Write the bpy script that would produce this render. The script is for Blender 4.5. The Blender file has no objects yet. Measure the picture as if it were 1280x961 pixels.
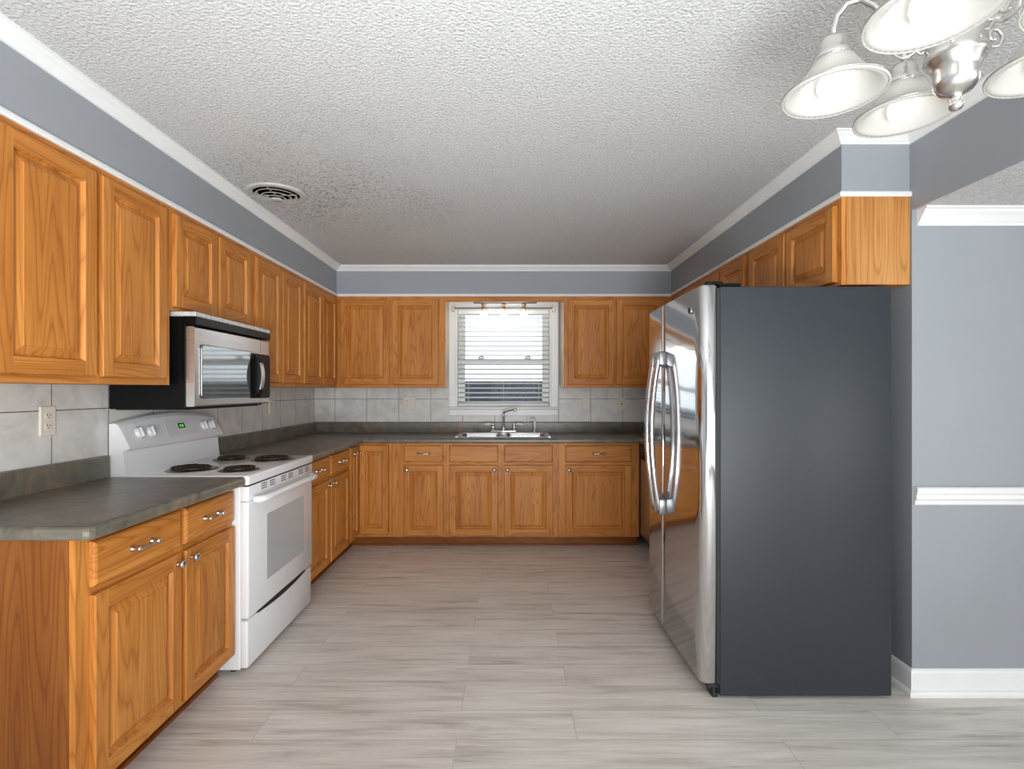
import bpy, bmesh, math, random
from mathutils import Matrix, Vector
R = math.radians
random.seed(4)
SC = bpy.context.scene
COL = SC.collection

# ------------------------------------------------------------------ camera
cam_d = bpy.data.cameras.new('camera')
cam_d.sensor_width = 36.0
cam_d.lens = 660.0 / 1280.0 * 36.0
cam_d.shift_x = 2.0 / 1280.0
cam_d.shift_y = 7.5 / 1280.0
cam_d.clip_start = 0.05
cam = bpy.data.objects.new('camera', cam_d)
COL.objects.link(cam)
cam.location = (0, 0, 1.31)
cam.rotation_euler = (R(90), 0, 0)
SC.camera = cam

# ------------------------------------------------------------------ world, lights, exposure
SC.view_settings.view_transform = 'Standard'
SC.view_settings.look = 'None'
SC.view_settings.gamma = 1.0
SC.view_settings.use_curve_mapping = False
SC.view_settings.exposure = 0.12
W = bpy.data.worlds.new('daylight')
SC.world = W
W.use_nodes = True
bg = W.node_tree.nodes['Background']
bg.inputs['Color'].default_value = (0.86, 0.92, 1.0, 1)
bg.inputs['Strength'].default_value = 1.9

def area(name, loc, rot, sx, sy, power, col=(1, 1, 1), spread=180):
    d = bpy.data.lights.new(name, 'AREA')
    d.shape = 'RECTANGLE'; d.size = sx; d.size_y = sy
    d.energy = power; d.color = col; d.spread = R(spread)
    o = bpy.data.objects.new(name, d); COL.objects.link(o)
    o.location = loc; o.rotation_euler = rot
    return o
# area lamps simulating daylight from unseen rear and dining windows; walls are solid
area('rear_window_light', (0.75, -2.35, 1.35), (R(90), 0, R(22)), 2.6, 2.0, 114, (0.95, 0.985, 1.0))
area('dining_window_light', (4.3, -1.5, 1.25), (R(90), 0, R(80)), 2.2, 1.5, 84, (0.95, 0.98, 1.0))
# added fill lamp, unseen behind the camera, aimed up to brighten the ceiling
area('ceiling_fill_lamp', (-0.1, -1.0, 0.45), (R(180 - 46), 0, R(3)), 0.8, 0.6, 49, (0.93, 0.98, 1.0), 110)

# ------------------------------------------------------------------ materials
def new_mat(name):
    m = bpy.data.materials.new(name); m.use_nodes = True
    nt = m.node_tree
    b = nt.nodes['Principled BSDF']
    return m, nt, b
def N(nt, t, **kw):
    n = nt.nodes.new(t)
    for k, v in kw.items():
        if k in n.inputs: n.inputs[k].default_value = v
        else: setattr(n, k, v)
    return n
def L(nt, a, b): nt.links.new(a, b)
def ramp(nt, fac, stops):
    r = nt.nodes.new('ShaderNodeValToRGB')
    cr = r.color_ramp
    while len(cr.elements) < len(stops): cr.elements.new(0.5)
    for e, (p, c) in zip(cr.elements, stops):
        e.position = p; e.color = c if len(c) == 4 else (*c, 1)
    L(nt, fac, r.inputs['Fac'])
    return r.outputs['Color']
def mix(nt, a, b, fac, mode='MIX'):
    m = nt.nodes.new('ShaderNodeMix'); m.data_type = 'RGBA'; m.blend_type = mode
    for sock, v in ((m.inputs['Factor'], fac), (m.inputs['A'], a), (m.inputs['B'], b)):
        if hasattr(v, 'is_linked'): L(nt, v, sock)
        elif isinstance(v, (int, float)): sock.default_value = v
        else: sock.default_value = (*v, 1) if len(v) == 3 else v
    # the Mix node has several sockets of one name: address the colour ones by index
    return m
def mixc(nt, a, b, fac, mode='MIX'):
    m = nt.nodes.new('ShaderNodeMix'); m.data_type = 'RGBA'; m.blend_type = mode
    for i, v in ((0, fac), (6, a), (7, b)):
        s = m.inputs[i]
        if isinstance(v, bpy.types.NodeSocket): L(nt, v, s)
        elif isinstance(v, (int, float)): s.default_value = v
        else: s.default_value = (*v, 1) if len(v) == 3 else v
    return m.outputs[2]
def math_(nt, op, a, b=None):
    m = nt.nodes.new('ShaderNodeMath'); m.operation = op
    for i, v in enumerate((a, b)):
        if v is None: continue
        if isinstance(v, bpy.types.NodeSocket): L(nt, v, m.inputs[i])
        else: m.inputs[i].default_value = v
    return m.outputs[0]
def bump(nt, b, h, strength=0.2, dist=0.01):
    n = N(nt, 'ShaderNodeBump', Strength=strength, Distance=dist)
    L(nt, h, n.inputs['Height']); L(nt, n.outputs['Normal'], b.inputs['Normal'])
def simple(name, col, rough=0.5, metal=0.0, coat=0.0, spec=0.5, noise=0.0, nscale=8):
    m, nt, b = new_mat(name)
    b.inputs['Base Color'].default_value = (*col, 1)
    b.inputs['Roughness'].default_value = rough
    b.inputs['Metallic'].default_value = metal
    b.inputs['Coat Weight'].default_value = coat
    b.inputs['Specular IOR Level'].default_value = spec
    if noise:
        tc = N(nt, 'ShaderNodeTexCoord')
        n = N(nt, 'ShaderNodeTexNoise', Scale=nscale, Detail=4)
        L(nt, tc.outputs['Object'], n.inputs['Vector'])
        c = ramp(nt, n.outputs['Fac'], [(0.3, [x * (1 - noise) for x in col]), (0.7, [min(1, x * (1 + noise)) for x in col])])
        L(nt, c, b.inputs['Base Color'])
    return m
def emis(name, col, s):
    m, nt, b = new_mat(name)
    b.inputs['Base Color'].default_value = (*col, 1)
    b.inputs['Emission Color'].default_value = (*col, 1)
    b.inputs['Emission Strength'].default_value = s
    return m

def make_oak(name, tint=(1, 1, 1)):
    m, nt, b = new_mat(name)
    at = N(nt, 'ShaderNodeAttribute'); at.attribute_name = 'grain'
    # broad cathedral rings
    mp = N(nt, 'ShaderNodeMapping'); mp.inputs['Scale'].default_value = (9, 9, 0.75)
    L(nt, at.outputs['Vector'], mp.inputs['Vector'])
    n1 = N(nt, 'ShaderNodeTexNoise', Scale=1.0, Detail=1.5, Roughness=0.4)
    L(nt, mp.outputs['Vector'], n1.inputs['Vector'])
    rings = math_(nt, 'FRACT', math_(nt, 'MULTIPLY', n1.outputs['Fac'], 17.0))
    # fibres
    mp2 = N(nt, 'ShaderNodeMapping'); mp2.inputs['Scale'].default_value = (260, 260, 5)
    L(nt, at.outputs['Vector'], mp2.inputs['Vector'])
    n2 = N(nt, 'ShaderNodeTexNoise', Scale=1.0, Detail=2)
    L(nt, mp2.outputs['Vector'], n2.inputs['Vector'])
    mp3 = N(nt, 'ShaderNodeMapping'); mp3.inputs['Scale'].default_value = (14, 14, 1.2)
    L(nt, at.outputs['Vector'], mp3.inputs['Vector'])
    n3 = N(nt, 'ShaderNodeTexNoise', Scale=1.0, Detail=2)
    L(nt, mp3.outputs['Vector'], n3.inputs['Vector'])
    t = lambda c: tuple(x * y for x, y in zip(c, tint))
    base = ramp(nt, n3.outputs['Fac'], [(0.25, t((0.45, 0.160, 0.029))), (0.5, t((0.55, 0.213, 0.042))), (0.75, t((0.64, 0.272, 0.064)))])
    rr = ramp(nt, rings, [(0.0, (0.55, 0.43, 0.32)), (0.10, (0.86, 0.80, 0.74)), (0.40, (1, 1, 1)), (0.78, (1, 1, 1)), (1.0, (0.66, 0.55, 0.44))])
    c = mixc(nt, base, rr, 0.7, 'MULTIPLY')
    fib = ramp(nt, n2.outputs['Fac'], [(0.35, (0.78, 0.72, 0.64)), (0.55, (1, 1, 1))])
    c = mixc(nt, c, fib, 0.55, 'MULTIPLY')
    L(nt, c, b.inputs['Base Color'])
    b.inputs['Roughness'].default_value = 0.42
    b.inputs['Specular IOR Level'].default_value = 0.32
    bump(nt, b, n2.outputs['Fac'], 0.06, 0.002)
    return m
OAK = make_oak('oak_wood')
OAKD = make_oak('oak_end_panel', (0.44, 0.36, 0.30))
CREAM = simple('cream_cabinet_side', (0.78, 0.63, 0.44), 0.5, noise=0.04)
OAKP = make_oak('oak_pale_panel', (0.92, 1.08, 1.5))

def make_wall():
    m, nt, b = new_mat('blue_grey_paint')
    tc = N(nt, 'ShaderNodeTexCoord')
    n = N(nt, 'ShaderNodeTexNoise', Scale=1.6, Detail=3)
    L(nt, tc.outputs['Object'], n.inputs['Vector'])
    L(nt, ramp(nt, n.outputs['Fac'], [(0.3, (0.290, 0.306, 0.333)), (0.7, (0.308, 0.325, 0.352))]), b.inputs['Base Color'])
    b.inputs['Roughness'].default_value = 0.55
    n2 = N(nt, 'ShaderNodeTexNoise', Scale=160, Detail=2)
    L(nt, tc.outputs['Object'], n2.inputs['Vector'])
    bump(nt, b, n2.outputs['Fac'], 0.05, 0.003)
    return m
WALL = make_wall()

def make_ceiling():
    m, nt, b = new_mat('popcorn_ceiling')
    geo = N(nt, 'ShaderNodeNewGeometry')
    n = N(nt, 'ShaderNodeTexNoise', Scale=105, Detail=3, Roughness=0.6)
    L(nt, geo.outputs['Position'], n.inputs['Vector'])
    v = N(nt, 'ShaderNodeTexVoronoi', Scale=85)
    L(nt, geo.outputs['Position'], v.inputs['Vector'])
    base = ramp(nt, n.outputs['Fac'], [(0.34, (0.50, 0.50, 0.497)), (0.5, (0.62, 0.62, 0.617)), (0.7, (0.69, 0.69, 0.687))])
    # mildew specks around the air vent
    d = N(nt, 'ShaderNodeVectorMath', operation='DISTANCE')
    L(nt, geo.outputs['Position'], d.inputs[0]); d.inputs[1].default_value = (-1.12, 3.02, 2.42)
    nb = N(nt, 'ShaderNodeTexNoise', Scale=2.6, Detail=3)
    L(nt, geo.outputs['Position'], nb.inputs['Vector'])
    dd = math_(nt, 'ADD', d.outputs['Value'], math_(nt, 'MULTIPLY', math_(nt, 'SUBTRACT', nb.outputs['Fac'], 0.5), 1.1))
    near = ramp(nt, dd, [(0.05, (1, 1, 1)), (0.45, (0.55, 0.55, 0.55)), (0.95, (0.0, 0.0, 0.0))])
    ns = N(nt, 'ShaderNodeTexNoise', Scale=75, Detail=3, Roughness=0.7)
    L(nt, geo.outputs['Position'], ns.inputs['Vector'])
    sp = ramp(nt, ns.outputs['Fac'], [(0.38, (1, 1, 1)), (0.50, (0, 0, 0))])
    f = math_(nt, 'MULTIPLY', math_(nt, 'MULTIPLY', near, sp), 0.85)
    c = mixc(nt, base, (0.17, 0.16, 0.15), f)
    L(nt, c, b.inputs['Base Color'])
    b.inputs['Roughness'].default_value = 0.95
    b.inputs['Specular IOR Level'].default_value = 0.1
    h = math_(nt, 'ADD', n.outputs['Fac'], math_(nt, 'MULTIPLY', v.outputs['Distance'], -0.35))
    bump(nt, b, h, 0.62, 0.010)
    return m
CEIL = make_ceiling()

def make_floor():
    m, nt, b = new_mat('vinyl_plank_floor')
    geo = N(nt, 'ShaderNodeNewGeometry')
    off = N(nt, 'ShaderNodeVectorMath', operation='ADD'); off.inputs[1].default_value = (7.07, 9.06, 0)
    L(nt, geo.outputs['Position'], off.inputs[0])
    br = N(nt, 'ShaderNodeTexBrick')
    br.offset = 0.37; br.offset_frequency = 2; br.squash = 1
    for k, v in (('Scale', 1.0), ('Mortar Size', 0.0011), ('Mortar Smooth', 0.2), ('Bias', 0.0), ('Brick Width', 1.22), ('Row Height', 0.181)):
        br.inputs[k].default_value = v
    br.inputs['Color1'].default_value = (0.0, 0.0, 0.0, 1); br.inputs['Color2'].default_value = (1, 1, 1, 1); br.inputs['Mortar'].default_value = (0.5, 0.5, 0.5, 1)
    L(nt, off.outputs['Vector'], br.inputs['Vector'])
    # per-plank shift of the print
    sh = N(nt, 'ShaderNodeVectorMath', operation='MULTIPLY_ADD')
    L(nt, br.outputs['Color'], sh.inputs[0]); sh.inputs[1].default_value = (7, 3, 5)
    L(nt, geo.outputs['Position'], sh.inputs[2])
    def streak(sx, sy, det, dist=0.0):
        mp = N(nt, 'ShaderNodeMapping'); mp.inputs['Scale'].default_value = (sx, sy, 1)
        L(nt, sh.outputs['Vector'], mp.inputs['Vector'])
        n = N(nt, 'ShaderNodeTexNoise', Scale=1.0, Detail=det, Roughness=0.6, Distortion=dist)
        L(nt, mp.outputs['Vector'], n.inputs['Vector'])
        return n.outputs['Fac']
    a = streak(2.0, 21, 5, 0.5); c2 = streak(4.5, 110, 3); k = streak(1.1, 6, 3)
    base = ramp(nt, a, [(0.28, (0.50, 0.455, 0.41)), (0.44, (0.71, 0.67, 0.625)), (0.56, (0.79, 0.755, 0.71)), (0.75, (0.87, 0.84, 0.80))])
    fine = ramp(nt, c2, [(0.3, (0.84, 0.82, 0.80)), (0.6, (1, 1, 1))])
    col = mixc(nt, base, fine, 0.7, 'MULTIPLY')
    tone = ramp(nt, k, [(0.3, (0.91, 0.895, 0.88)), (0.65, (1.0, 0.99, 0.975))])
    col = mixc(nt, col, tone, 0.8, 'MULTIPLY')
    pl = ramp(nt, br.outputs['Color'], [(0.0, (0.94, 0.93, 0.92)), (1.0, (1.0, 1.0, 1.0))])
    col = mixc(nt, col, pl, 0.9, 'MULTIPLY')
    col = mixc(nt, col, (0.22, 0.19, 0.16), math_(nt, 'MULTIPLY', br.outputs['Fac'], 0.55))
    L(nt, col, b.inputs['Base Color'])
    b.inputs['Roughness'].default_value = 0.36
    b.inputs['Specular IOR Level'].default_value = 0.42
    bump(nt, b, c2, 0.05, 0.002)
    return m
FLOOR = make_floor()

def make_laminate():
    m, nt, b = new_mat('mottled_laminate')
    geo = N(nt, 'ShaderNodeNewGeometry')
    n = N(nt, 'ShaderNodeTexNoise', Scale=8, Detail=7, Roughness=0.7, Distortion=0.9)
    L(nt, geo.outputs['Position'], n.inputs['Vector'])
    c = ramp(nt, n.outputs['Fac'], [(0.32, (0.055, 0.05, 0.042)), (0.43, (0.135, 0.112, 0.086)), (0.51, (0.145, 0.138, 0.115)), (0.60, (0.21, 0.158, 0.116)), (0.72, (0.29, 0.195, 0.13))])
    n2 = N(nt, 'ShaderNodeTexNoise', Scale=5, Detail=3)
    L(nt, geo.outputs['Position'], n2.inputs['Vector'])
    c2 = ramp(nt, n2.outputs['Fac'], [(0.35, (0.88, 0.98, 1.0)), (0.65, (1.0, 0.93, 0.84))])
    c = mixc(nt, c, c2, 0.8, 'MULTIPLY')
    L(nt, c, b.inputs['Base Color'])
    b.inputs['Roughness'].default_value = 0.33
    b.inputs['Specular IOR Level'].default_value = 0.5
    return m
LAM = make_laminate()

def make_tile(name, axis):
    # axis: world coordinate that runs along the wall
    m, nt, b = new_mat(name)
    geo = N(nt, 'ShaderNodeNewGeometry')
    sp = N(nt, 'ShaderNodeSeparateXYZ'); L(nt, geo.outputs['Position'], sp.inputs[0])
    cb = N(nt, 'ShaderNodeCombineXYZ')
    off = {'X': 0.0, 'Y': 0.0}
    u = math_(nt, 'ADD', sp.outputs[axis], 10.0 * 0.303 - (-1.663 if axis == 'X' else 2.131) + 0.303 * 20)
    v = math_(nt, 'ADD', sp.outputs['Z'], 0.303 * 20 - 1.229)
    L(nt, u, cb.inputs[0]); L(nt, v, cb.inputs[1])
    br = N(nt, 'ShaderNodeTexBrick'); br.offset = 0.0; br.squash = 1
    for k, val in (('Scale', 1.0), ('Mortar Size', 0.0022), ('Mortar Smooth', 0.1), ('Bias', 0.0), ('Brick Width', 0.303), ('Row Height', 0.303)):
        br.inputs[k].default_value = val
    br.inputs['Color1'].default_value = (0.95, 0.95, 0.95, 1); br.inputs['Color2'].default_value = (1, 1, 1, 1)
    L(nt, cb.outputs[0], br.inputs['Vector'])
    n = N(nt, 'ShaderNodeTexNoise', Scale=7, Detail=6, Roughness=0.62, Distortion=0.8)
    L(nt, geo.outputs['Position'], n.inputs['Vector'])
    c = ramp(nt, n.outputs['Fac'], [(0.3, (0.52, 0.50, 0.47)), (0.5, (0.64, 0.62, 0.59)), (0.72, (0.73, 0.71, 0.68))])
    c = mixc(nt, c, br.outputs['Color'], 0.7, 'MULTIPLY')
    c = mixc(nt, c, (0.13, 0.12, 0.11), math_(nt, 'MULTIPLY', br.outputs['Fac'], 0.9))
    L(nt, c, b.inputs['Base Color'])
    b.inputs['Roughness'].default_value = 0.4
    inv = math_(nt, 'SUBTRACT', 1.0, br.outputs['Fac'])
    bump(nt, b, inv, 0.3, 0.002)
    return m
TILE_X = make_tile('stone_tile_back', 'X')
TILE_Y = make_tile('stone_tile_side', 'Y')

def make_steel(name, col, rough, vertical=True, aniso=0.6):
    m, nt, b = new_mat(name)
    tc = N(nt, 'ShaderNodeTexCoord')
    mp = N(nt, 'ShaderNodeMapping'); mp.inputs['Scale'].default_value = (2, 2, 700) if vertical else (700, 700, 2)
    L(nt, tc.outputs['Object'], mp.inputs['Vector'])
    n = N(nt, 'ShaderNodeTexNoise', Scale=1.0, Detail=2)
    L(nt, mp.outputs['Vector'], n.inputs['Vector'])
    b.inputs['Base Color'].default_value = (*col, 1)
    b.inputs['Metallic'].default_value = 1.0
    L(nt, ramp(nt, n.outputs['Fac'], [(0.3, (rough * .85,) * 3), (0.7, (rough * 1.15,) * 3)]), b.inputs['Roughness'])
    return m
STEEL = make_steel('brushed_stainless', (0.64, 0.64, 0.65), 0.10)
def wavy(m):
    nt = m.node_tree; b = nt.nodes['Principled BSDF']
    tc = N(nt, 'ShaderNodeTexCoord')
    mp = N(nt, 'ShaderNodeMapping'); mp.inputs['Scale'].default_value = (1, 3.5, 4.0)
    L(nt, tc.outputs['Object'], mp.inputs['Vector'])
    n = N(nt, 'ShaderNodeTexNoise', Scale=1.0, Detail=1)
    L(nt, mp.outputs['Vector'], n.inputs['Vector'])
    bump(nt, b, n.outputs['Fac'], 0.16, 0.012)
wavy(STEEL)
STEELM = make_steel('microwave_stainless', (0.66, 0.65, 0.63), 0.32)
STEELS = make_steel('sink_stainless', (0.72, 0.72, 0.72), 0.25, False)
CHROME = simple('chrome', (0.82, 0.82, 0.83), 0.09, 1.0, noise=0.02)
PEWTER = simple('satin_pewter', (0.62, 0.61, 0.6), 0.25, 1.0, noise=0.05, nscale=60)
NICKEL = simple('brushed_nickel', (0.66, 0.64, 0.61), 0.28, 1.0, noise=0.04, nscale=30)
WHITE = simple('white_gloss_trim', (0.80, 0.80, 0.79), 0.4, noise=0.02)
VINYL = simple('white_vinyl', (0.82, 0.82, 0.80), 0.45, noise=0.02)
ENAMEL = simple('white_enamel', (0.80, 0.80, 0.81), 0.18, coat=0.3, noise=0.01)
OVGLASS = simple('grey_dotted_oven_glass', (0.46, 0.47, 0.48), 0.12, noise=0.03, nscale=90)
BLACK = simple('black_plastic', (0.0035, 0.0035, 0.004), 0.3, spec=0.16, noise=0.1)
BLACKM = simple('black_matte', (0.014, 0.014, 0.014), 0.6, noise=0.1)
COIL = simple('coil_metal', (0.055, 0.04, 0.032), 0.45, 0.6, noise=0.3, nscale=40)
PAN = simple('drip_pan_metal', (0.30, 0.24, 0.19), 0.3, 0.9, noise=0.25, nscale=20)
IVORY = simple('ivory_plastic', (0.70, 0.65, 0.55), 0.4, noise=0.02)
SLOT = simple('socket_slot', (0.20, 0.17, 0.13), 0.6, noise=0.05)
PORC = simple('porcelain', (0.80, 0.78, 0.74), 0.2, noise=0.02)
BRASS = simple('aged_brass', (0.62, 0.50, 0.34), 0.35, 0.8, noise=0.06, nscale=40)
RODM = simple('grey_rod_metal', (0.25, 0.25, 0.26), 0.35, 0.8, noise=0.06, nscale=40)
GREYM = simple('worn_grey_metal', (0.62, 0.62, 0.60), 0.4, 0.3, noise=0.25, nscale=35)
MARK = simple('grey_print', (0.48, 0.49, 0.50), 0.4, noise=0.02)
PANELW = simple('pale_touch_panel', (0.72, 0.72, 0.735), 0.25, noise=0.01)
VENT = simple('dusty_vent_paint', (0.52, 0.50, 0.47), 0.55, noise=0.12, nscale=14)
VDARK = simple('dark_duct', (0.03, 0.029, 0.028), 0.8, noise=0.1)
GREEN = emis('green_digit_glow', (0.12, 0.85, 0.12), 1.0)
DISP = simple('dark_green_display', (0.008, 0.035, 0.008), 0.2, noise=0.05)
BULB = emis('lit_bulb', (1.0, 0.98, 0.95), 2.2)
BULBS = emis('lit_spot_bulb', (1.0, 0.95, 0.88), 14.0)

def make_fside():
    m, nt, b = new_mat('charcoal_textured_steel')
    tc = N(nt, 'ShaderNodeTexCoord')
    n = N(nt, 'ShaderNodeTexNoise', Scale=420, Detail=2)
    L(nt, tc.outputs['Object'], n.inputs['Vector'])
    L(nt, ramp(nt, n.outputs['Fac'], [(0.3, (0.024, 0.029, 0.036)), (0.7, (0.033, 0.039, 0.047))]), b.inputs['Base Color'])
    b.inputs['Roughness'].default_value = 0.44
    b.inputs['Specular IOR Level'].default_value = 0.42
    bump(nt, b, n.outputs['Fac'], 0.12, 0.001)
    return m
FSIDE = make_fside()

def make_mwglass():
    m, nt, b = new_mat('dark_mirror_glass')
    tc = N(nt, 'ShaderNodeTexCoord')
    v = N(nt, 'ShaderNodeTexVoronoi', Scale=500)
    L(nt, tc.outputs['Object'], v.inputs['Vector'])
    L(nt, ramp(nt, v.outputs['Distance'], [(0.2, (0.30, 0.30, 0.29)), (0.6, (0.36, 0.36, 0.35))]), b.inputs['Base Color'])
    b.inputs['Metallic'].default_value = 0.9
    b.inputs['Roughness'].default_value = 0.06
    return m
MWGLASS = make_mwglass()

def make_glass():
    m, nt, b = new_mat('window_glass')
    for n in list(nt.nodes):
        if n.type != 'OUTPUT_MATERIAL': nt.nodes.remove(n)
    out = [n for n in nt.nodes if n.type == 'OUTPUT_MATERIAL'][0]
    tr = N(nt, 'ShaderNodeBsdfTransparent'); tr.inputs['Color'].default_value = (0.95, 0.97, 0.97, 1)
    gl = N(nt, 'ShaderNodeBsdfGlossy', Roughness=0.02)
    fr = N(nt, 'ShaderNodeFresnel', IOR=1.12)
    mx = N(nt, 'ShaderNodeMixShader')
    L(nt, fr.outputs[0], mx.inputs[0]); L(nt, tr.outputs[0], mx.inputs[1]); L(nt, gl.outputs[0], mx.inputs[2])
    L(nt, mx.outputs[0], out.inputs['Surface'])
    return m
GLASS = make_glass()

def make_shade():
    m, nt, b = new_mat('ribbed_frosted_glass')
    out = [n for n in nt.nodes if n.type == 'OUTPUT_MATERIAL'][0]
    b.inputs['Base Color'].default_value = (0.68, 0.67, 0.645, 1)
    b.inputs['Roughness'].default_value = 0.25
    tl = N(nt, 'ShaderNodeBsdfTranslucent'); tl.inputs['Color'].default_value = (0.82, 0.80, 0.75, 1)
    tp = N(nt, 'ShaderNodeBsdfTransparent'); tp.inputs['Color'].default_value = (0.9, 0.9, 0.9, 1)
    mx = N(nt, 'ShaderNodeMixShader'); mx.inputs[0].default_value = 0.4
    L(nt, b.outputs[0], mx.inputs[1]); L(nt, tl.outputs[0], mx.inputs[2])
    mx2 = N(nt, 'ShaderNodeMixShader'); mx2.inputs[0].default_value = 0.12
    L(nt, mx.outputs[0], mx2.inputs[1]); L(nt, tp.outputs[0], mx2.inputs[2])
    L(nt, mx2.outputs[0], out.inputs['Surface'])
    return m
SHADE = make_shade()
def make_slat():
    m, nt, b = new_mat('white_blind_slat')
    out = [n for n in nt.nodes if n.type == 'OUTPUT_MATERIAL'][0]
    b.inputs['Base Color'].default_value = (0.88, 0.88, 0.87, 1); b.inputs['Roughness'].default_value = 0.4
    tl = N(nt, 'ShaderNodeBsdfTranslucent'); tl.inputs['Color'].default_value = (0.8, 0.8, 0.78, 1)
    mx = N(nt, 'ShaderNodeMixShader'); mx.inputs[0].default_value = 0.45
    L(nt, b.outputs[0], mx.inputs[1]); L(nt, tl.outputs[0], mx.inputs[2]); L(nt, mx.outputs[0], out.inputs['Surface'])
    return m
SLAT = make_slat()
FENCE = simple('weathered_grey_boards', (0.05, 0.058, 0.075), 0.8, noise=0.2, nscale=6)
GRASS = simple('dull_grass', (0.10, 0.12, 0.06), 0.9, noise=0.3, nscale=3)

# ------------------------------------------------------------------ mesh helpers
ID = Matrix.Identity(4)
def frame(origin, u, v):
    u = Vector(u); v = Vector(v); w = u.cross(v)
    m = Matrix.Identity(4)
    for i in range(3):
        m[i][0] = u[i]; m[i][1] = v[i]; m[i][2] = w[i]; m[i][3] = origin[i]
    return m

class MB:
    """collects faces in a local frame T and links them as ONE mesh object"""
    def __init__(s, T=None):
        s.T = T or ID; s.v = []; s.f = []; s.g = []; s.sm = []
    def add(s, verts, faces, grain=1, smooth=False):
        o = len(s.v); off = random.random() * 20
        s.v += [Vector(p) for p in verts]
        for f in faces:
            s.f.append([i + o for i in f]); s.g.append((grain, off)); s.sm.append(smooth)
    def box(s, a0, a1, b0, b1, c0, c1, grain=1, bev=0.0, seg=1):
        if bev <= 0:
            p = [(a, b, c) for a in (a0, a1) for b in (b0, b1) for c in (c0, c1)]
            s.add(p, [(0, 1, 3, 2), (4, 6, 7, 5), (0, 4, 5, 1), (2, 3, 7, 6), (0, 2, 6, 4), (1, 5, 7, 3)], grain)
            return
        bm = bmesh.new(); bmesh.ops.create_cube(bm, size=1)
        for v in bm.verts:
            v.co = Vector(((a0 + a1) / 2 + v.co.x * (a1 - a0), (b0 + b1) / 2 + v.co.y * (b1 - b0), (c0 + c1) / 2 + v.co.z * (c1 - c0)))
        bmesh.ops.bevel(bm, geom=list(bm.edges), offset=bev, segments=seg, profile=0.5, affect='EDGES', clamp_overlap=True)
        bm.verts.index_update()
        s.add([v.co.copy() for v in bm.verts], [[v.index for v in f.verts] for f in bm.faces], grain, seg > 1)
        bm.free()
    def lathe(s, c, axis, prof, n=24, smooth=True, ribs=0, ribamp=0.0):
        """prof: (radius, height) along axis 0/1/2 from centre c"""
        A = [(1, 2), (2, 0), (0, 1)][axis]
        vs = []; fs = []; c = Vector(c)
        for r, h in prof:
            for k in range(n):
                t = 2 * math.pi * k / n
                rr = r + (ribamp if ribs and (k % 2) else 0) * (1 if r > 0.002 else 0)
                p = Vector((0, 0, 0)); p[A[0]] = rr * math.cos(t); p[A[1]] = rr * math.sin(t); p[axis] = h
                vs.append(c + p)
        for i in range(len(prof) - 1):
            for k in range(n):
                k2 = (k + 1) % n
                fs.append((i * n + k, i * n + k2, (i + 1) * n + k2, (i + 1) * n + k))
        if prof[0][0] > 1e-5 and prof[0] != prof[-1]: fs.append(tuple(range(n))[::-1])
        if prof[-1][0] > 1e-5 and prof[0] != prof[-1]: fs.append(tuple((len(prof) - 1) * n + k for k in range(n)))
        s.add(vs, fs, axis, smooth)
    def tube(s, pts, r, n=10, smooth=True, flat=1.0, closed=False):
        pts = [Vector(p) for p in pts]
        rs = r if isinstance(r, (list, tuple)) else [r] * len(pts)
        vs = []; fs = []; up = None
        m = len(pts)
        for i, p in enumerate(pts):
            if closed: d = pts[(i + 1) % m] - pts[(i - 1) % m]
            else: d = pts[min(i + 1, m - 1)] - pts[max(i - 1, 0)]
            d.normalize()
            if up is None:
                up = Vector((0, 0, 1)) if abs(d.z) < 0.9 else Vector((1, 0, 0))
            sd = d.cross(up).normalized(); up = sd.cross(d).normalized()
            for k in range(n):
                t = 2 * math.pi * k / n
                vs.append(p + sd * math.cos(t) * rs[i] + up * math.sin(t) * rs[i] * flat)
        for i in range(m if closed else m - 1):
            j = (i + 1) % m
            for k in range(n):
                k2 = (k + 1) % n
                fs.append((i * n + k, i * n + k2, j * n + k2, j * n + k))
        if not closed:
            fs.append(tuple(range(n))[::-1]); fs.append(tuple((m - 1) * n + k for k in range(n)))
        s.add(vs, fs, 2, smooth)
    def ball(s, c, r, sx=1, sy=1, sz=1, n=16, m=10):
        prof = []
        for i in range(m + 1):
            t = -math.pi / 2 + math.pi * i / m
            prof.append((max(1e-6, r * math.cos(t)), r * math.sin(t)))
        o = len(s.v)
        s.lathe((0, 0, 0), 2, prof, n)
        for i in range(o, len(s.v)):
            p = s.v[i]; s.v[i] = Vector((c[0] + p.x * sx, c[1] + p.y * sy, c[2] + p.z * sz))
    def prism(s, poly, axis, h0, h1, grain=1, smooth=False):
        """polygon (p, q) in the plane of the other two axes, extruded along axis"""
        A = [(1, 2), (2, 0), (0, 1)][axis]; n = len(poly); vs = []
        for h in (h0, h1):
            for p, q in poly:
                v = [0, 0, 0]; v[A[0]] = p; v[A[1]] = q; v[axis] = h; vs.append(v)
        fs = [tuple(range(n))[::-1], tuple(range(n, 2 * n))]
        s.add(vs, fs, grain, False)
        s.add(vs, [(k, (k + 1) % n, n + (k + 1) % n, n + k) for k in range(n)], grain, smooth)
    def sweep(s, path, prof, side=1, grain=0):
        """prof (outward, z) swept along a horizontal path; outward is to the right of travel if side=1"""
        P = [Vector((p[0], p[1])) for p in path]; n = len(P); m = len(prof); vs = []
        def nrm(a, b):
            d = (b - a).normalized(); return Vector((d.y, -d.x)) * side
        for i in range(n):
            if i == 0: o = nrm(P[0], P[1])
            elif i == n - 1: o = nrm(P[-2], P[-1])
            else:
                n1 = nrm(P[i - 1], P[i]); n2 = nrm(P[i], P[i + 1])
                o = (n1 + n2) / (1 + n1.dot(n2))
            for a, z in prof: vs.append((P[i].x + o.x * a, P[i].y + o.y * a, z))
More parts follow.
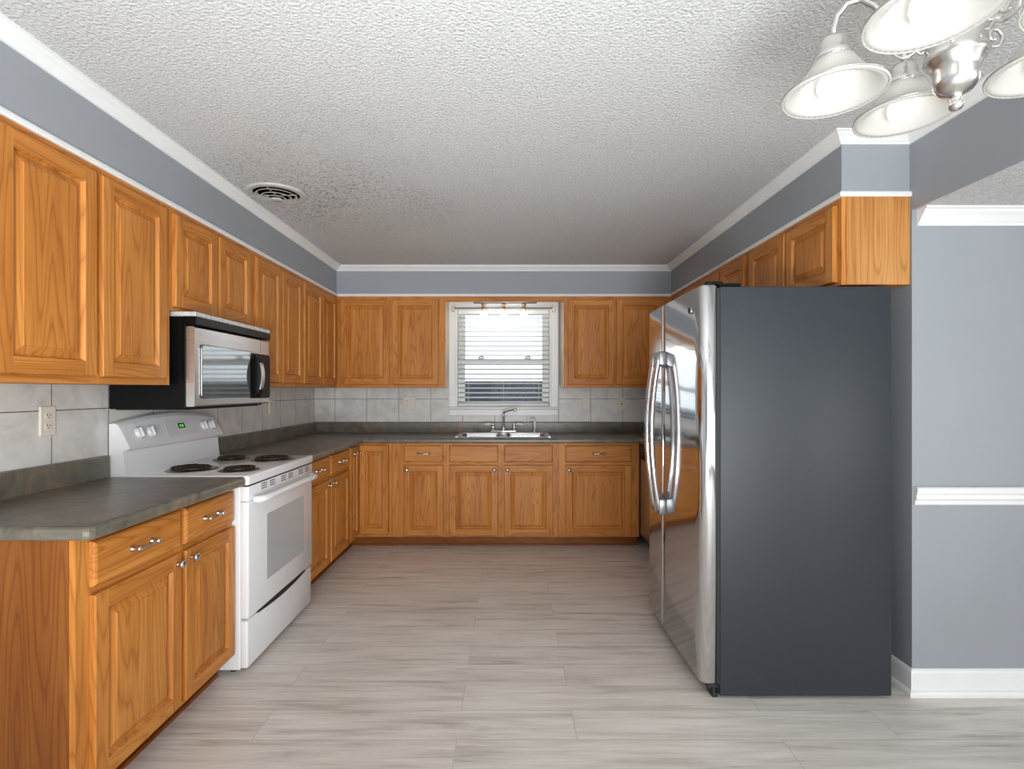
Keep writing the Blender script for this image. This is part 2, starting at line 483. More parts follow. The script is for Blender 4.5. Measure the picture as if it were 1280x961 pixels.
        fs = [(i * m + k, i * m + (k + 1) % m, (i + 1) * m + (k + 1) % m, (i + 1) * m + k) for i in range(n - 1) for k in range(m)]
        fs.append(tuple(range(m))); fs.append(tuple((n - 1) * m + k for k in range(m))[::-1])
        s.add(vs, fs, grain)
    def rings(s, u0, u1, v0, v1, rs, cap=True, grain=1, rc=0.0, nc=1):
        """nested rectangles (inset, w); rounded corners of radius rc"""
        vs = []; fs = []
        def loop(d, w):
            a0, a1, b0, b1 = u0 + d, u1 - d, v0 + d, v1 - d
            if nc <= 1: return [(a0, b0, w), (a1, b0, w), (a1, b1, w), (a0, b1, w)]
            r = max(rc - d, 0.004); out = []
            for (cx, cy, t0) in ((a0 + r, b0 + r, 180), (a1 - r, b0 + r, 270), (a1 - r, b1 - r, 0), (a0 + r, b1 - r, 90)):
                for k in range(nc):
                    t = R(t0 + 90 * k / (nc - 1)); out.append((cx + r * math.cos(t), cy + r * math.sin(t), w))
            return out
        m = 4 if nc <= 1 else 4 * nc
        for d, w in rs: vs += loop(d, w)
        for i in range(len(rs) - 1):
            for k in range(m): fs.append((i * m + k, i * m + (k + 1) % m, (i + 1) * m + (k + 1) % m, (i + 1) * m + k))
        if cap: fs.append(tuple((len(rs) - 1) * m + k for k in range(m)))
        s.add(vs, fs, grain)
    def build(s, name, mat, parent=None, recalc=True, **props):
        W_ = [s.T @ p for p in s.v]
        base = Vector((0, 0, 0)); q = parent
        while q is not None: base += q.location; q = q.parent
        me = bpy.data.meshes.new(name)
        me.from_pydata([p - base for p in W_], [], s.f)
        me.polygons.foreach_set('use_smooth', s.sm)
        if recalc:
            bm = bmesh.new(); bm.from_mesh(me)
            bmesh.ops.recalc_face_normals(bm, faces=bm.faces); bm.to_mesh(me); bm.free()
        at = me.attributes.new('grain', 'FLOAT_VECTOR', 'CORNER')
        data = [0.0] * (3 * len(me.loops))
        for pi, p in enumerate(me.polygons):
            ax, off = s.g[pi]
            o1, o2 = [i for i in (0, 1, 2) if i != ax]
            for li in p.loop_indices:
                c = s.v[me.loops[li].vertex_index]
                data[3 * li] = c[o1] + off; data[3 * li + 1] = c[o2] + off * 1.7; data[3 * li + 2] = c[ax] + off * 3.1
        at.data.foreach_set('vector', data)
        me.materials.append(mat)
        o = bpy.data.objects.new(name, me); COL.objects.link(o)
        if parent is not None: o.parent = parent
        for k, v in props.items(): o[k] = v
        return o

def empty(name, loc, label=None, cat=None, group=None, kind=None, parent=None):
    o = bpy.data.objects.new(name, None); COL.objects.link(o)
    o.empty_display_size = 0.1; o.location = loc
    if parent is not None: o.parent = parent
    if label: o['label'] = label
    if cat: o['category'] = cat
    if group: o['group'] = group
    if kind: o['kind'] = kind
    return o
def tag(o, label, cat, group=None):
    o['label'] = label; o['category'] = cat
    if group: o['group'] = group
    return o
def struct(o): o['kind'] = 'structure'; return o

# ------------------------------------------------------------------ room dimensions
XL, XR, YB, YREAR = -1.86, 1.73, 5.01, -2.9        # kitchen walls
ZC, ZS = 2.42, 2.16                                # ceiling, soffit underside
XSL, YS, XSR, YE = -1.55, 4.71, 1.435, 2.288       # soffit faces, right soffit end
YD, XD, ZD = 2.275, 4.4, 2.09                      # dining back wall, dining right wall, dining ceiling
WX0, WX1, WZ0, WZ1 = -0.515, 0.385, 1.15, 2.09     # window opening
def wall(name, boxes, mat=WALL):
    m = MB()
    for b in boxes: m.box(*b)
    return struct(m.build(name, mat))
wall('floor', [(XL - .1, XD + .1, YREAR - .1, YB + .12, -.1, 0)], FLOOR)
wall('ceiling', [(XL - .1, XR + .012, YREAR - .1, YB + .12, ZC, ZC + .1)], CEIL)
wall('ceiling_dining', [(XR + .012, XD + .1, YREAR - .1, YD, ZD, ZD + .08)], CEIL)
wall('wall_left', [(XL - .1, XL, YREAR - .1, YB + .12, 0, ZC)])
wall('wall_back', [(XL, WX0, YB, YB + .12, 0, ZC), (WX1, XR, YB, YB + .12, 0, ZC), (WX0, WX1, YB, YB + .12, 0, WZ0), (WX0, WX1, YB, YB + .12, WZ1, ZC)])
wall('wall_right', [(XR, XR + .11, YD, YB + .12, 0, ZC)])
wall('wall_dining', [(XR + .11, XD + .1, YD, YD + .11, 0, ZC)])
wall('wall_header', [(XR, XR + .012, YREAR, YD, ZD, ZC)])
wall('wall_dining_right', [(XD, XD + .1, YREAR, YD, 0, ZD)])
wall('wall_rear', [(XL, XD, YREAR - .1, YREAR, 0, ZC)])
wall('wall_soffit_left', [(XL, XSL, YREAR, YB, ZS, ZC)])
wall('wall_soffit_back', [(XSL, XSR, YS, YB, ZS, ZC)])
wall('wall_soffit_right', [(XSR, XR, YE, YB, ZS, ZC)])

def trim(name, path, prof, side=1, mat=WHITE):
    m = MB(); m.sweep(path, prof, side); return struct(m.build(name, mat))
soff = [(XSL, YREAR), (XSL, YS), (XSR, YS), (XSR, YE), (XR, YE)]
crown = lambda z, k=1.0: [(a, z + b * k) for a, b in ((0, -.072), (.009, -.072), (.011, -.062), (.017, -.056), (.030, -.036), (.044, -.022), (.046, -.013), (.056, -.010), (.056, -.001), (0, -.001))]
trim('trim_1', soff + [(XR, YREAR)], crown(ZC, .64))
trim('trim_2', soff, [(0, ZS - .012), (.010, ZS - .012), (.014, ZS - .006), (.012, ZS + .006), (.006, ZS + .013), (0, ZS + .013)])
trim('trim_3', [(XR + .02, YD), (XD, YD)], crown(ZD, 1.0))
trim('trim_4', [(XR + .004, YD), (XD, YD)], [(0, .817), (.006, .817), (.012, .822), (.014, .838), (.022, .846), (.020, .862), (.026, .872), (.028, .892), (.022, .897), (0, .897)])
trim('baseboard_right', [(XR, 3.0), (XR, YD), (XD, YD)], [(0, 0), (.026, 0), (.027, .012), (.022, .022), (.013, .026), (.013, .098), (.010, .108), (.004, .114), (0, .114)], 1)
# tile above the counters
wall('trim_5', [(XL, XL + .008, 0.6, YB, 0.9, 1.36)], TILE_Y)
wall('trim_6', [(XL + .008, WX0 - .06, YB - .008, YB, .9, 1.36), (WX1 + .06, XR - .008, YB - .008, YB, .9, 1.36), (WX0 - .06, WX1 + .06, YB - .008, YB, .9, 1.09)], TILE_X)
wall('trim_7', [(XR - .008, XR, 3.1, YB, .9, 1.36)], TILE_Y)

# ------------------------------------------------------------------ window
win = empty('window_1', (-.065, YB, WZ0), kind='structure')
m = MB()
cw = .068
m.box(WX0 - cw, WX0, YB - .018, YB, WZ0, ZS, 2, .004); m.box(WX1, WX1 + cw, YB - .018, YB, WZ0, ZS, 2, .004)
m.box(WX0, WX1, YB - .018, YB, WZ1, ZS, 0, .003)
m.build('casing', WHITE, win)
m = MB()
t = .012
m.box(WX0, WX0 + t, YB, YB + .12, WZ0, WZ1); m.box(WX1 - t, WX1, YB, YB + .12, WZ0, WZ1); m.box(WX0 + t, WX1 - t, YB, YB + .12, WZ1 - t, WZ1); m.box(WX0 + t, WX1 - t, YB, YB + .12, WZ0, WZ0 + t)
m.build('jamb', WHITE, win)
m = MB(); m.box(WX0 - .085, WX1 + .085, YB - .055, YB, WZ0 - .018, WZ0 + .004, 0, .005, 2); m.build('stool', WHITE, win)
m = MB(); m.box(WX0 - .068, WX1 + .068, YB - .022, YB - .0085, WZ0 - .078, WZ0 - .018, 0, .004); m.build('apron', WHITE, win)
GX0, GX1 = -.437, .307
def sash(name, y, z0, z1, rail0, rail1):
    m = MB()
    m.box(WX0 + t, GX0, y, y + .03, z0, z1, 2, .003); m.box(GX1, WX1 - t, y, y + .03, z0, z1, 2, .003)
    m.box(GX0, GX1, y, y + .03, z0, z0 + rail0, 0, .003); m.box(GX0, GX1, y, y + .03, z1 - rail1, z1, 0, .003)
    s = m.build('sash', VINYL, win)
    g = MB(); g.box(GX0, GX1, y + .013, y + .017, z0 + rail0, z1 - rail1); g.build('glass_pane', GLASS, s)
    return s
lo = sash('sash', YB + .070, WZ0 + t, 1.615, .036, .045)
up = sash('sash', YB + .101, 1.57, WZ1 - t, .045, .035)
for x in (-.285, .165):
    m = MB(); m.box(x - .028, x + .028, YB + .072, YB + .098, 1.615, 1.625, 0, .002); m.tube([(x - .02, YB + .08, 1.632), (x + .01, YB + .08, 1.638), (x + .03, YB + .085, 1.63)], .006, 8)
    m.build('sash_lock', RODM, lo)

# blind
bl = empty('window_blind', (-.065, YB + .03, WZ0), 'white horizontal slat blind lowered with open slats in the window over the sink', 'blind')
m = MB(); m.box(WX0 + .016, WX1 - .016, YB + .006, YB + .056, WZ1 - .055, WZ1 - .014, 0, .004); m.build('headrail', VINYL, bl)
m = MB(); z = WZ1 - .085; k = 0; zs = []
while z > WZ0 + .045: zs.append(z); z -= .0447
for z in zs:
    tilt = -.006
    p = []
    for i in range(5):
        s_ = i / 4; y = YB + .006 + .050 * s_; zz = z + tilt * (s_ - .5) * 2 * -1 + .0025 * (1 - (2 * s_ - 1) ** 2)
        p.append((y, zz))
    poly = p + [(y, zz - .0028) for y, zz in reversed(p)]
    m.prism(poly, 0, WX0 + .018, WX1 - .018, 0)
m.build('slats', SLAT, bl)
m = MB(); m.box(WX0 + .018, WX1 - .018, YB + .010, YB + .052, WZ0 + .0165, WZ0 + .034, 0, .003); m.build('bottom_rail', VINYL, bl)
m = MB()
for x in (-.40, -.065, .27):
    for y in (YB + .0045, YB + .0575): m.tube([(x, y, WZ0 + .02), (x, y, WZ1 - .03)], .0011, 6)
m.build('ladder_cord', VINYL, bl)
m = MB(); m.tube([(-.47, YB + .001, WZ1 - .05), (-.472, YB - .002, 1.45)], .004, 8); m.build('tilt_wand', VINYL, bl)

# curtain rod across the top of the casing
cr = empty('curtain_rod', (-.065, YB - .03, 2.085), 'thin dark curtain rod with brass end brackets across the window top', 'curtain rod')
m = MB(); m.tube([(WX0 - .015, YB - .045, 2.083), (WX1 + .015, YB - .045, 2.083)], .0055, 10); m.build('rod', RODM, cr)
for x in (WX0 - .02, WX1 + .02):
    m = MB(); m.box(x - .012, x + .012, YB - .055, YB - .0175, 2.05, 2.10, 2, .003); m.build('bracket', BRASS, cr)

# outside
wall('ground', [(-14, 14, YB + .3, 24, -.5, -.4)], GRASS)
m = MB()
for i in range(60):
    x = -6 + i * .2; m.box(x, x + .2, 9.0, 9.03, -.4, 1.47 + .0, 2, .004)
for z in (0.1, 1.2): m.box(-6, 6, 9.03, 9.07, z, z + .09, 0)
tag(m.build('fence', FENCE), 'dark grey board fence outside seen low through the window blind', 'fence')

# track light over the sink
TLY = 4.86
tl = empty('track_light', (-.055, TLY, ZS), 'three bulb track light on the soffit underside above the sink window', 'ceiling light')
m = MB(); m.box(-.34, .245, TLY - .028, TLY + .028, ZS - .048, ZS, 0, .006, 2); m.build('track_bar', RODM, tl)
for x in (-.245, -.06, .125):
    m = MB()
    m.lathe((x, TLY, 2.112), 2, [(.022, 0), (.022, -.02), (.012, -.026), (.012, -.03), (.019, -.034), (.019, -.066), (.015, -.07)], 20)
    h = m.build('lamp_holder', BRASS, tl)
    m = MB(); m.ball((x, TLY, 2.012), .031, 1, 1, 1.05); m.build('bulb', BULBS, h)

# ------------------------------------------------------------------ cabinet building
def panel_door(mb, u0, u1, v0, v1, t=.020, sw=.054):
    c = .004
    mb.rings(u0, u1, v0, v1, [(0, 0.0005), (0, t - c), (c, t)], cap=False, grain=1)
    q = lambda a, b, d, e, g: mb.add([(a, d, t), (b, d, t), (b, e, t), (a, e, t)], [(0, 1, 2, 3)], g)
    q(u0 + c, u0 + sw, v0 + c, v1 - c, 1); q(u1 - sw, u1 - c, v0 + c, v1 - c, 1)
    q(u0 + sw, u1 - sw, v0 + c, v0 + sw, 0); q(u0 + sw, u1 - sw, v1 - sw, v1 - c, 0)
    mb.rings(u0 + sw, u1 - sw, v0 + sw, v1 - sw, [(0, t), (.003, t - .005), (.006, t - .013), (.011, t - .014), (.036, t - .0035), (.037, t - .0015)], True, 1)
def drawer_front(mb, u0, u1, v0, v1, t=.019):
    mb.rings(u0, u1, v0, v1, [(0, 0.0005), (0, t - .007), (.004, t - .003), (.010, t)], True, 0)
def knob(T, u, v, w, parent):
    m = MB(T); m.lathe((u, v, w), 2, [(.0085, 0), (.0075, .004), (.0055, .008), (.006, .013), (.0135, .017), (.0165, .021), (.0155, .026), (.010, .0295), (1e-5, .031)], 20)
    return m.build('knob', PEWTER, parent)
def pull(T, u, v, w, parent):
    m = MB(T); hw = .048
    for s_ in (-1, 1):
        m.lathe((u + s_ * hw, v, w), 2, [(.011, 0), (.0115, .004), (.007, .008), (.0065, .020), (.009, .024), (.008, .031), (1e-5, .033)], 16)
    pts = []; rs = []
    for i in range(17):
        x = -1 + i / 8
        pts.append((u + x * hw, v, w + .025 + .006 * (1 - x * x) * 0 - .007 * math.exp(-(x / .35) ** 2) * 0 + .004 * math.cos(x * math.pi)))
        rs.append(.0042 + .0026 * math.exp(-((abs(x) - .0) / .12) ** 2) + .0012 * abs(x) ** 3)
    m.tube(pts, rs, 10)
    return m.build('pull_handle', PEWTER, parent)

LEFT = lambda X, Y: frame((X, Y, 0), (0, 1, 0), (0, 0, 1))     # faces +X, u runs with +Y
BACK = lambda X, Y: frame((X, Y, 0), (1, 0, 0), (0, 0, 1))     # faces -Y, u runs with +X
RIGHT = lambda X, Y: frame((X, Y, 0), (0, -1, 0), (0, 0, 1))   # faces -X, u runs with -Y

def cabinet(name, label, T, width, z0, z1, depth, fronts, stiles, toe=False, group=None, panels=(), rails=None, body_mat=OAK, cat='cabinet', hollow=False):
    """stiles: (u0, u1) vertical frame members; rails (z0, z1) horizontal ones; fronts: dicts"""
    base = T @ Vector((width / 2, 0 if toe else z0, -depth / 2))
    e = empty(name, base, label, cat, group)
    m = MB(T)
    if hollow:
        m.box(0, .018, z0, z1, -depth, -.019, 1); m.box(width - .018, width, z0, z1, -depth, -.019, 1)
        m.box(.018, width - .018, z0, z0 + .018, -depth, -.019, 0); m.box(.018, width - .018, z0, z1, -depth, -depth + .008, 1)
    else: m.box(0, width, z0, z1, -depth, -.019, 1)
    m.build('body', body_mat, e)
    m = MB(T)
    for a, b in stiles: m.box(a, b, z0, z1, -.019, 0, 1)
    ss = sorted(stiles)
    for (a, b) in rails:
        for i in range(len(ss) - 1): m.box(ss[i][1], ss[i + 1][0], a, b, -.019, -.0002, 0)
    # boarded back of the face frame behind the doors
    m.build('face_frame', OAK, e)
    if toe:
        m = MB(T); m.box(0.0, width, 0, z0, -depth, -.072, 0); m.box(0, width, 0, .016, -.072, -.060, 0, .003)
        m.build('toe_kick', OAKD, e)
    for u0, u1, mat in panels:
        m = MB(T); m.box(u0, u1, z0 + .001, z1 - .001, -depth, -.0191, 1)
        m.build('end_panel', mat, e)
    for f in fronts:
        m = MB(T)
        if f['t'] == 'door':
            panel_door(m, *f['r'], sw=f.get('sw', .054)); o = m.build('door', OAK, e)
        else:
            drawer_front(m, *f['r']); o = m.build('drawer' if f['t'] == 'drawer' else 'drawer_front', OAK, e)
        if 'knob' in f: knob(T, f['knob'][0], f['knob'][1], .020, o)
        if 'pull' in f: pull(T, f['pull'][0], f['pull'][1], f.get('pw', .019), o)
    return e
D = lambda u0, u1, v0, v1, **k: dict(t='door', r=(u0, u1, v0, v1), **k)
DR = lambda u0, u1, v0, v1, **k: dict(t='drawer', r=(u0, u1, v0, v1), **k)
FD = lambda u0, u1, v0, v1, **k: dict(t='false', r=(u0, u1, v0, v1), **k)

UB, UT = 1.335, ZS - .001          # upper cabinets
DB, DT = 1.362, 2.120              # their doors
UR = [(UB, UB + .04), (UT - .05, UT)]
UD = .30
GU = 'upper cabinets'
# --- uppers, left wall
y0 = 1.53
cabinet('upper_cabinet', 'tall two-door oak wall cabinet at the left edge, before the microwave', LEFT(XSL, y0), 2.40 - y0, UB, UT, UD,
        [D(1.572 - y0, 1.957 - y0, DB, DT), D(1.985 - y0, 2.356 - y0, DB, DT)], [(0, .05), (1.945 - y0, 1.998 - y0), (2.335 - y0, 2.40 - y0)], rails=UR, group=GU)
y0 = 2.402
cabinet('upper_cabinet', 'short two-door oak wall cabinet right above the microwave', LEFT(XSL, y0), 3.183 - y0, 1.675, UT, UD,
        [D(2.418 - y0, 2.762 - y0, 1.695, DT), D(2.784 - y0, 3.122 - y0, 1.695, DT)], [(0, .04), (2.75 - y0, 2.80 - y0), (3.10 - y0, 3.183 - y0)], rails=[(1.675, 1.715), (UT - .05, UT)], group=GU)
y0 = 3.185
cabinet('upper_cabinet', 'tall two-door oak wall cabinet just past the microwave on the left wall', LEFT(XSL, y0), 3.915 - y0, UB, UT, UD,
        [D(3.193 - y0, 3.538 - y0, DB, DT), D(3.556 - y0, 3.900 - y0, DB, DT)], [(0, .03), (3.52 - y0, 3.575 - y0), (3.87 - y0, 3.915 - y0)], rails=UR, group=GU)
y0 = 3.917
cabinet('upper_cabinet', 'oak corner wall cabinet with a pair of narrow doors beside the back left corner', LEFT(XSL, y0), YB - .01 - y0, UB, UT, UD,
        [D(3.932 - y0, 4.318 - y0, DB, DT), D(4.326 - y0, 4.664 - y0, DB, DT)], [(0, .03), (4.305 - y0, 4.34 - y0), (4.65 - y0, 4.71 - y0)], rails=UR, group=GU)
# --- uppers, back wall
x0 = XSL + .001
cabinet('upper_cabinet', 'two-door oak wall cabinet on the back wall left of the window', BACK(x0, YS), -.582 - x0, UB, UT, UD - .003,
        [D(-1.510 - x0, -1.075 - x0, DB, DT), D(-1.054 - x0, -.640 - x0, DB, DT)], [(0, .055), (-1.09 - x0, -1.04 - x0), (-.655 - x0, -.582 - x0)], rails=UR, group=GU, panels=[(-.5815 - x0, -.5780 - x0, CREAM)])
x0 = .478
cabinet('upper_cabinet', 'two-door oak wall cabinet on the back wall right of the window', BACK(x0, YS), XSR - .001 - x0, UB, UT, UD - .003,
        [D(.512 - x0, .928 - x0, DB, DT), D(.945 - x0, 1.365 - x0, DB, DT)], [(0, .05), (.915 - x0, .96 - x0), (1.35 - x0, XSR - .001 - x0)], rails=UR, group=GU, panels=[(-.004, -.0005, CREAM)])
m = MB(); m.box(-.5815, .4775, YS, YS + .019, 2.102, ZS - .001, 0, .001)
tag(m.build('valance', OAK), 'narrow oak valance strip bridging the cabinets above the sink window', 'valance')
# --- uppers, right wall
Y1 = 3.17
cabinet('upper_cabinet', 'short oak wall cabinet with pale end panel above the refrigerator', RIGHT(XSR, Y1), Y1 - YE, 1.768, UT, XR - XSR - .002,
        [D(Y1 - 3.135, Y1 - 2.735, 1.785, DT), D(Y1 - 2.715, Y1 - 2.318, 1.785, DT)], [(0, .045), (Y1 - 2.76, Y1 - 2.69), (Y1 - 2.335, Y1 - YE)], rails=[(1.768, 1.80), (UT - .05, UT)], group=GU,
        panels=[(Y1 - YE - .001, Y1 - YE + .005, OAKP)])
Y1 = YS - .001
cabinet('upper_cabinet', 'oak wall cabinet on the right wall partly hidden behind the refrigerator', RIGHT(XSR, Y1), Y1 - 3.172, UB, UT, XR - XSR - .002,
        [D(Y1 - 4.66, Y1 - 4.33, DB, DT), D(Y1 - 4.31, Y1 - 3.975, DB, DT), D(Y1 - 3.94, Y1 - 3.585, DB, DT), D(Y1 - 3.565, Y1 - 3.205, DB, DT)],
        [(0, .05), (Y1 - 3.97, Y1 - 3.92), (Y1 - 3.23, Y1 - 3.172)], rails=UR, group=GU)

# --- base cabinets
BB, BT = .09, .873
DRB, DRT = .715, .852     # drawers
BDB, BDT = .105, .690     # doors
BR = [(BB, BB + .035), (.675, .73), (BT - .035, BT)]
XF, YF = -1.275, 4.40
BDEP = -XF + XL; BDEP = abs(XL - XF) - .002
GB = 'base cabinets'
y0 = 1.548
cabinet('base_cabinet', 'near oak base cabinet with two drawers over two doors left of the white range', LEFT(XF, y0), 2.415 - y0, BB, BT, BDEP,
        [DR(1.597 - y0, 2.018 - y0, DRB, DRT, pull=(1.80 - y0, .785)), DR(2.046 - y0, 2.405 - y0, DRB, DRT, pull=(2.215 - y0, .785)),
         D(1.597 - y0, 2.020 - y0, BDB, BDT, knob=(1.990 - y0, .655)), D(2.044 - y0, 2.408 - y0, BDB, BDT, knob=(2.078 - y0, .655))],
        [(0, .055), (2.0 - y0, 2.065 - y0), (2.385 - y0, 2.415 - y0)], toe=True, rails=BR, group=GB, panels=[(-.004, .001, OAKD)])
y0 = 3.225
cabinet('base_cabinet', 'oak base cabinet with two drawers over two doors just past the white range', LEFT(XF, y0), 4.145 - y0, BB, BT, BDEP,
        [DR(3.25 - y0, 3.672 - y0, DRB, DRT, pull=(3.46 - y0, .785)), DR(3.712 - y0, 4.125 - y0, DRB, DRT, pull=(3.92 - y0, .785)),
         D(3.25 - y0, 3.674 - y0, BDB, BDT, knob=(3.643 - y0, .655)), D(3.708 - y0, 4.128 - y0, BDB, BDT, knob=(3.742 - y0, .655))],
        [(0, .04), (3.655 - y0, 3.73 - y0), (4.11 - y0, 4.145 - y0)], toe=True, rails=BR, group=GB)
# lazy-susan corner: one folding pair of doors
e = empty('corner_cabinet', (-1.57, 4.70, 0), 'oak corner base cabinet with folding full-height doors in the back left corner', 'cabinet', GB)
m = MB()
m.box(XL + .002, XF - .02, 4.147, YB - .01, BB, BT, 2); m.box(XF - .02, -.985, YF + .02, YB - .01, BB, BT, 2)
m.build('body', OAK, e)
T1 = LEFT(XF, 4.147)
m = MB(T1); m.box(0, .012, BB, BT, -.02, 0); m.box(.012, YF - 4.147 + .02, BB, BB + .035, -.02, -.0003, 0); m.box(.012, YF - 4.147 + .02, BT - .02, BT, -.02, -.0003, 0)
T2 = BACK(XF - .02, YF)
m2 = MB(T2); m2.box(.305 - .02, -.985 - XF + .02, BB, BT, -.02, 0); m2.box(.02, .285, BB, BB + .035, -.02, -.0003, 0); m2.box(.02, .285, BT - .02, BT, -.02, -.0003, 0)
m.build('face_frame', OAK, e); m2.build('face_frame', OAK, e)
m = MB(T1); panel_door(m, .016, YF - 4.147 - .022, .118, .855, sw=.045); o = m.build('door', OAK, e); pull(T1, .135, .80, .020, o)
m = MB(T2); panel_door(m, .041, .282, .118, .855, sw=.050); m.build('door', OAK, e)
m = MB(); m.box(XL + .002, XF - .07, 4.147, YF + .07, 0, BB, 1); m.box(XL + .002, -.985, YF + .07, YB - .01, 0, BB, 0)
m.sweep([(XF - .07, 4.147), (XF - .07, YF + .07), (-.985, YF + .07)], [(0, 0), (.012, 0), (.012, .013), (.008, .016), (0, .016)], 1)
m.build('toe_kick', OAKD, e)
x0 = -.984
def BX(px): return (px - 638) * .006636
cabinet('base_cabinet', 'narrow oak base cabinet with one drawer over one door left of the sink', BACK(x0, YF), -.535 - x0, BB, BT, .60,
        [DR(BX(504.6) - x0, BX(553.9) - x0, DRB, DRT, pull=(BX(529.5) - x0, .787)), D(BX(504.6) - x0, BX(553.9) - x0, BDB, BDT, knob=(BX(508.5) - x0, .652), sw=.050)],
        [(0, BX(507) - x0), (BX(551) - x0, -.535 - x0)], toe=True, rails=BR, group=GB)
x0 = -.534
cabinet('base_cabinet', 'oak sink base cabinet with two blank drawer fronts below the sink', BACK(x0, YF), .399 - x0, BB, BT, .60,
        [FD(BX(561.4) - x0, BX(622.6) - x0, DRB, DRT), FD(BX(630.2) - x0, BX(691) - x0, DRB, DRT),
         D(BX(561.4) - x0, BX(622.6) - x0, BDB, BDT, knob=(BX(618) - x0, .652)), D(BX(630.2) - x0, BX(691) - x0, BDB, BDT, knob=(BX(634.5) - x0, .652))],
        [(0, BX(564) - x0), (BX(620) - x0, BX(633) - x0), (BX(688) - x0, .399 - x0)], toe=True, rails=BR, group=GB, hollow=True)
x0 = .400
cabinet('base_cabinet', 'wide oak base cabinet with one drawer over one wide door right of the sink', BACK(x0, YF), 1.073 - x0, BB, BT, .60,
        [DR(BX(707) - x0, BX(789.5) - x0, DRB, DRT, pull=(BX(748.5) - x0, .787)), D(BX(707) - x0, BX(789.5) - x0, BDB, BDT, knob=(BX(711.5) - x0, .652))],
        [(0, BX(710) - x0), (BX(787) - x0, 1.073 - x0)], toe=True, rails=BR, group=GB)
Y1 = 3.78
cabinet('base_cabinet', 'oak base cabinet on the right wall between refrigerator and dishwasher', RIGHT(1.105, Y1), Y1 - 3.14, BB, BT, XR - 1.107,
        [DR(.03, .61, DRB, DRT, pull=(.32, .787)), D(.03, .61, BDB, BDT, knob=(.06, .652))], [(0, .05), (.59, .64)], toe=True, rails=BR, group=GB)

# ------------------------------------------------------------------ counters
CT, CB = .914, .875
nose = lambda d=0: [(-.03, CB), (-.004, CB), (.0, CB + .004), (.002, CB + .012), (.002, CT - .014), (-.001, CT - .006), (-.007, CT - .001), (-.014, CT + .0005), (-.03, CT)]
XC, YC, XRC = -1.215, 4.36, 1.062
ct = empty('countertop', (-1.53, 1.97, CB), 'mottled brown laminate countertop on the near left cabinet before the range', 'countertop')
m = MB(); m.box(XL + .009, XC - .03, 1.555, 2.415, CB, CT)
m.sweep([(XL + .009, 1.525), (XC, 1.525), (XC, 2.415)], nose(), 1) if False else None
cpath = [(XL + .009, 1.525), (XC - .02, 1.525), (XC - .006, 1.531), (XC, 1.545), (XC, 2.415)]
m.sweep(cpath, nose(), 1)
m.build('top', LAM, ct)
def splash(path, par, side=1):
    m = MB(); m.sweep(path, [(0, CT + .0005), (.019, CT + .0005), (.019, 1.006), (.016, 1.013), (0, 1.014)], side); return m.build('backsplash', LAM, par)
splash([(XL + .009, 1.53), (XL + .009, 2.415)], ct)
cm = empty('countertop', (-.2, 4.70, CB), 'long mottled brown laminate countertop running round the back with the sink', 'countertop')
m = MB()
SX0, SX1, SY0, SY1 = -.45, .325, 4.425, 4.925     # sink cut-out
m.box(XL + .009, XC - .03, 3.22, YC + .03, CB, CT)
m.box(XL + .009, SX0, YC + .03, YB - .009, CB, CT); m.box(SX1, XR - .009, YC + .03, YB - .009, CB, CT)
m.box(SX0, SX1, YC + .03, SY0, CB, CT); m.box(SX0, SX1, SY1, YB - .009, CB, CT)
m.box(XRC + .03, XR - .009, 3.14, YC + .03, CB, CT)
m.sweep([(XC, 3.22), (XC, YC), (XRC, YC), (XRC, 3.14)], nose(), -1) if False else m.sweep([(XC, 3.22), (XC, YC), (XRC, YC), (XRC, 3.14)], nose(), 1)
m.build('top', LAM, cm)
splash([(XL + .009, 3.22), (XL + .009, YB - .009), (XR - .009, YB - .009), (XR - .009, 3.14)], cm)

# ------------------------------------------------------------------ sink and faucet
sk = empty('sink', (-.062, 4.68, CT), 'double bowl stainless steel drop-in sink in the back countertop', 'sink')
m = MB()
zr = CT + .001
kx0, kx1, ky0, ky1 = -.472, .347, 4.405, 4.945
b1 = (-.435, -.085, 4.44, 4.855); b2 = (-.04, .31, 4.44, 4.855)
m.rings(kx0, kx1, ky0, ky1, [(0, zr), (.004, zr + .006), (.010, zr + .007)], False, rc=.05, nc=6)
# deck plate strips between rim and bowls
zt = zr + .007
m.box(kx0 + .010, kx1 - .010, b1[3], ky1 - .012, zt - .004, zt); m.box(kx0 + .012, kx1 - .012, ky0 + .010, b1[2], zt - .004, zt)
m.box(kx0 + .010, b1[0], b1[2], b1[3], zt - .004, zt); m.box(b1[1], b2[0], b1[2], b1[3], zt - .004, zt); m.box(b2[1], kx1 - .010, b1[2], b1[3], zt - .004, zt)
m.build('rim', STEELS, sk)
for b in (b1, b2):
    m = MB(); m.rings(*b, [(-.001, zt), (.006, zt - .006), (.012, zt - .03), (.022, zt - .15), (.05, zt - .17), (.12, zt - .175)], True, rc=.05, nc=6)
    bo = m.build('bowl', STEELS, sk, recalc=True)
    c = ((b[0] + b[1]) / 2, (b[2] + b[3]) / 2)
    m = MB(); m.lathe((c[0], c[1], zt - .1745), 2, [(.042, 0), (.042, .003), (.03, .004), (.022, .001), (1e-5, .001)], 24); m.build('drain', CHROME, bo)
fa = empty('faucet', (-.063, 4.895, zt), 'chrome two-handle faucet with tall spout and porcelain levers on the sink', 'faucet')
FY = 4.895
m = MB(); m.box(-.185, .060, FY - .026, FY + .026, zt, zt + .020, 0, .008, 3); m.build('base_plate', CHROME, fa)
m = MB()
m.lathe((-.063, FY, zt + .019), 2, [(.020, 0), (.018, .018), (.012, .026)], 18)
pts = [(-.063, FY, zt + .04), (-.063, FY, zt + .165)]
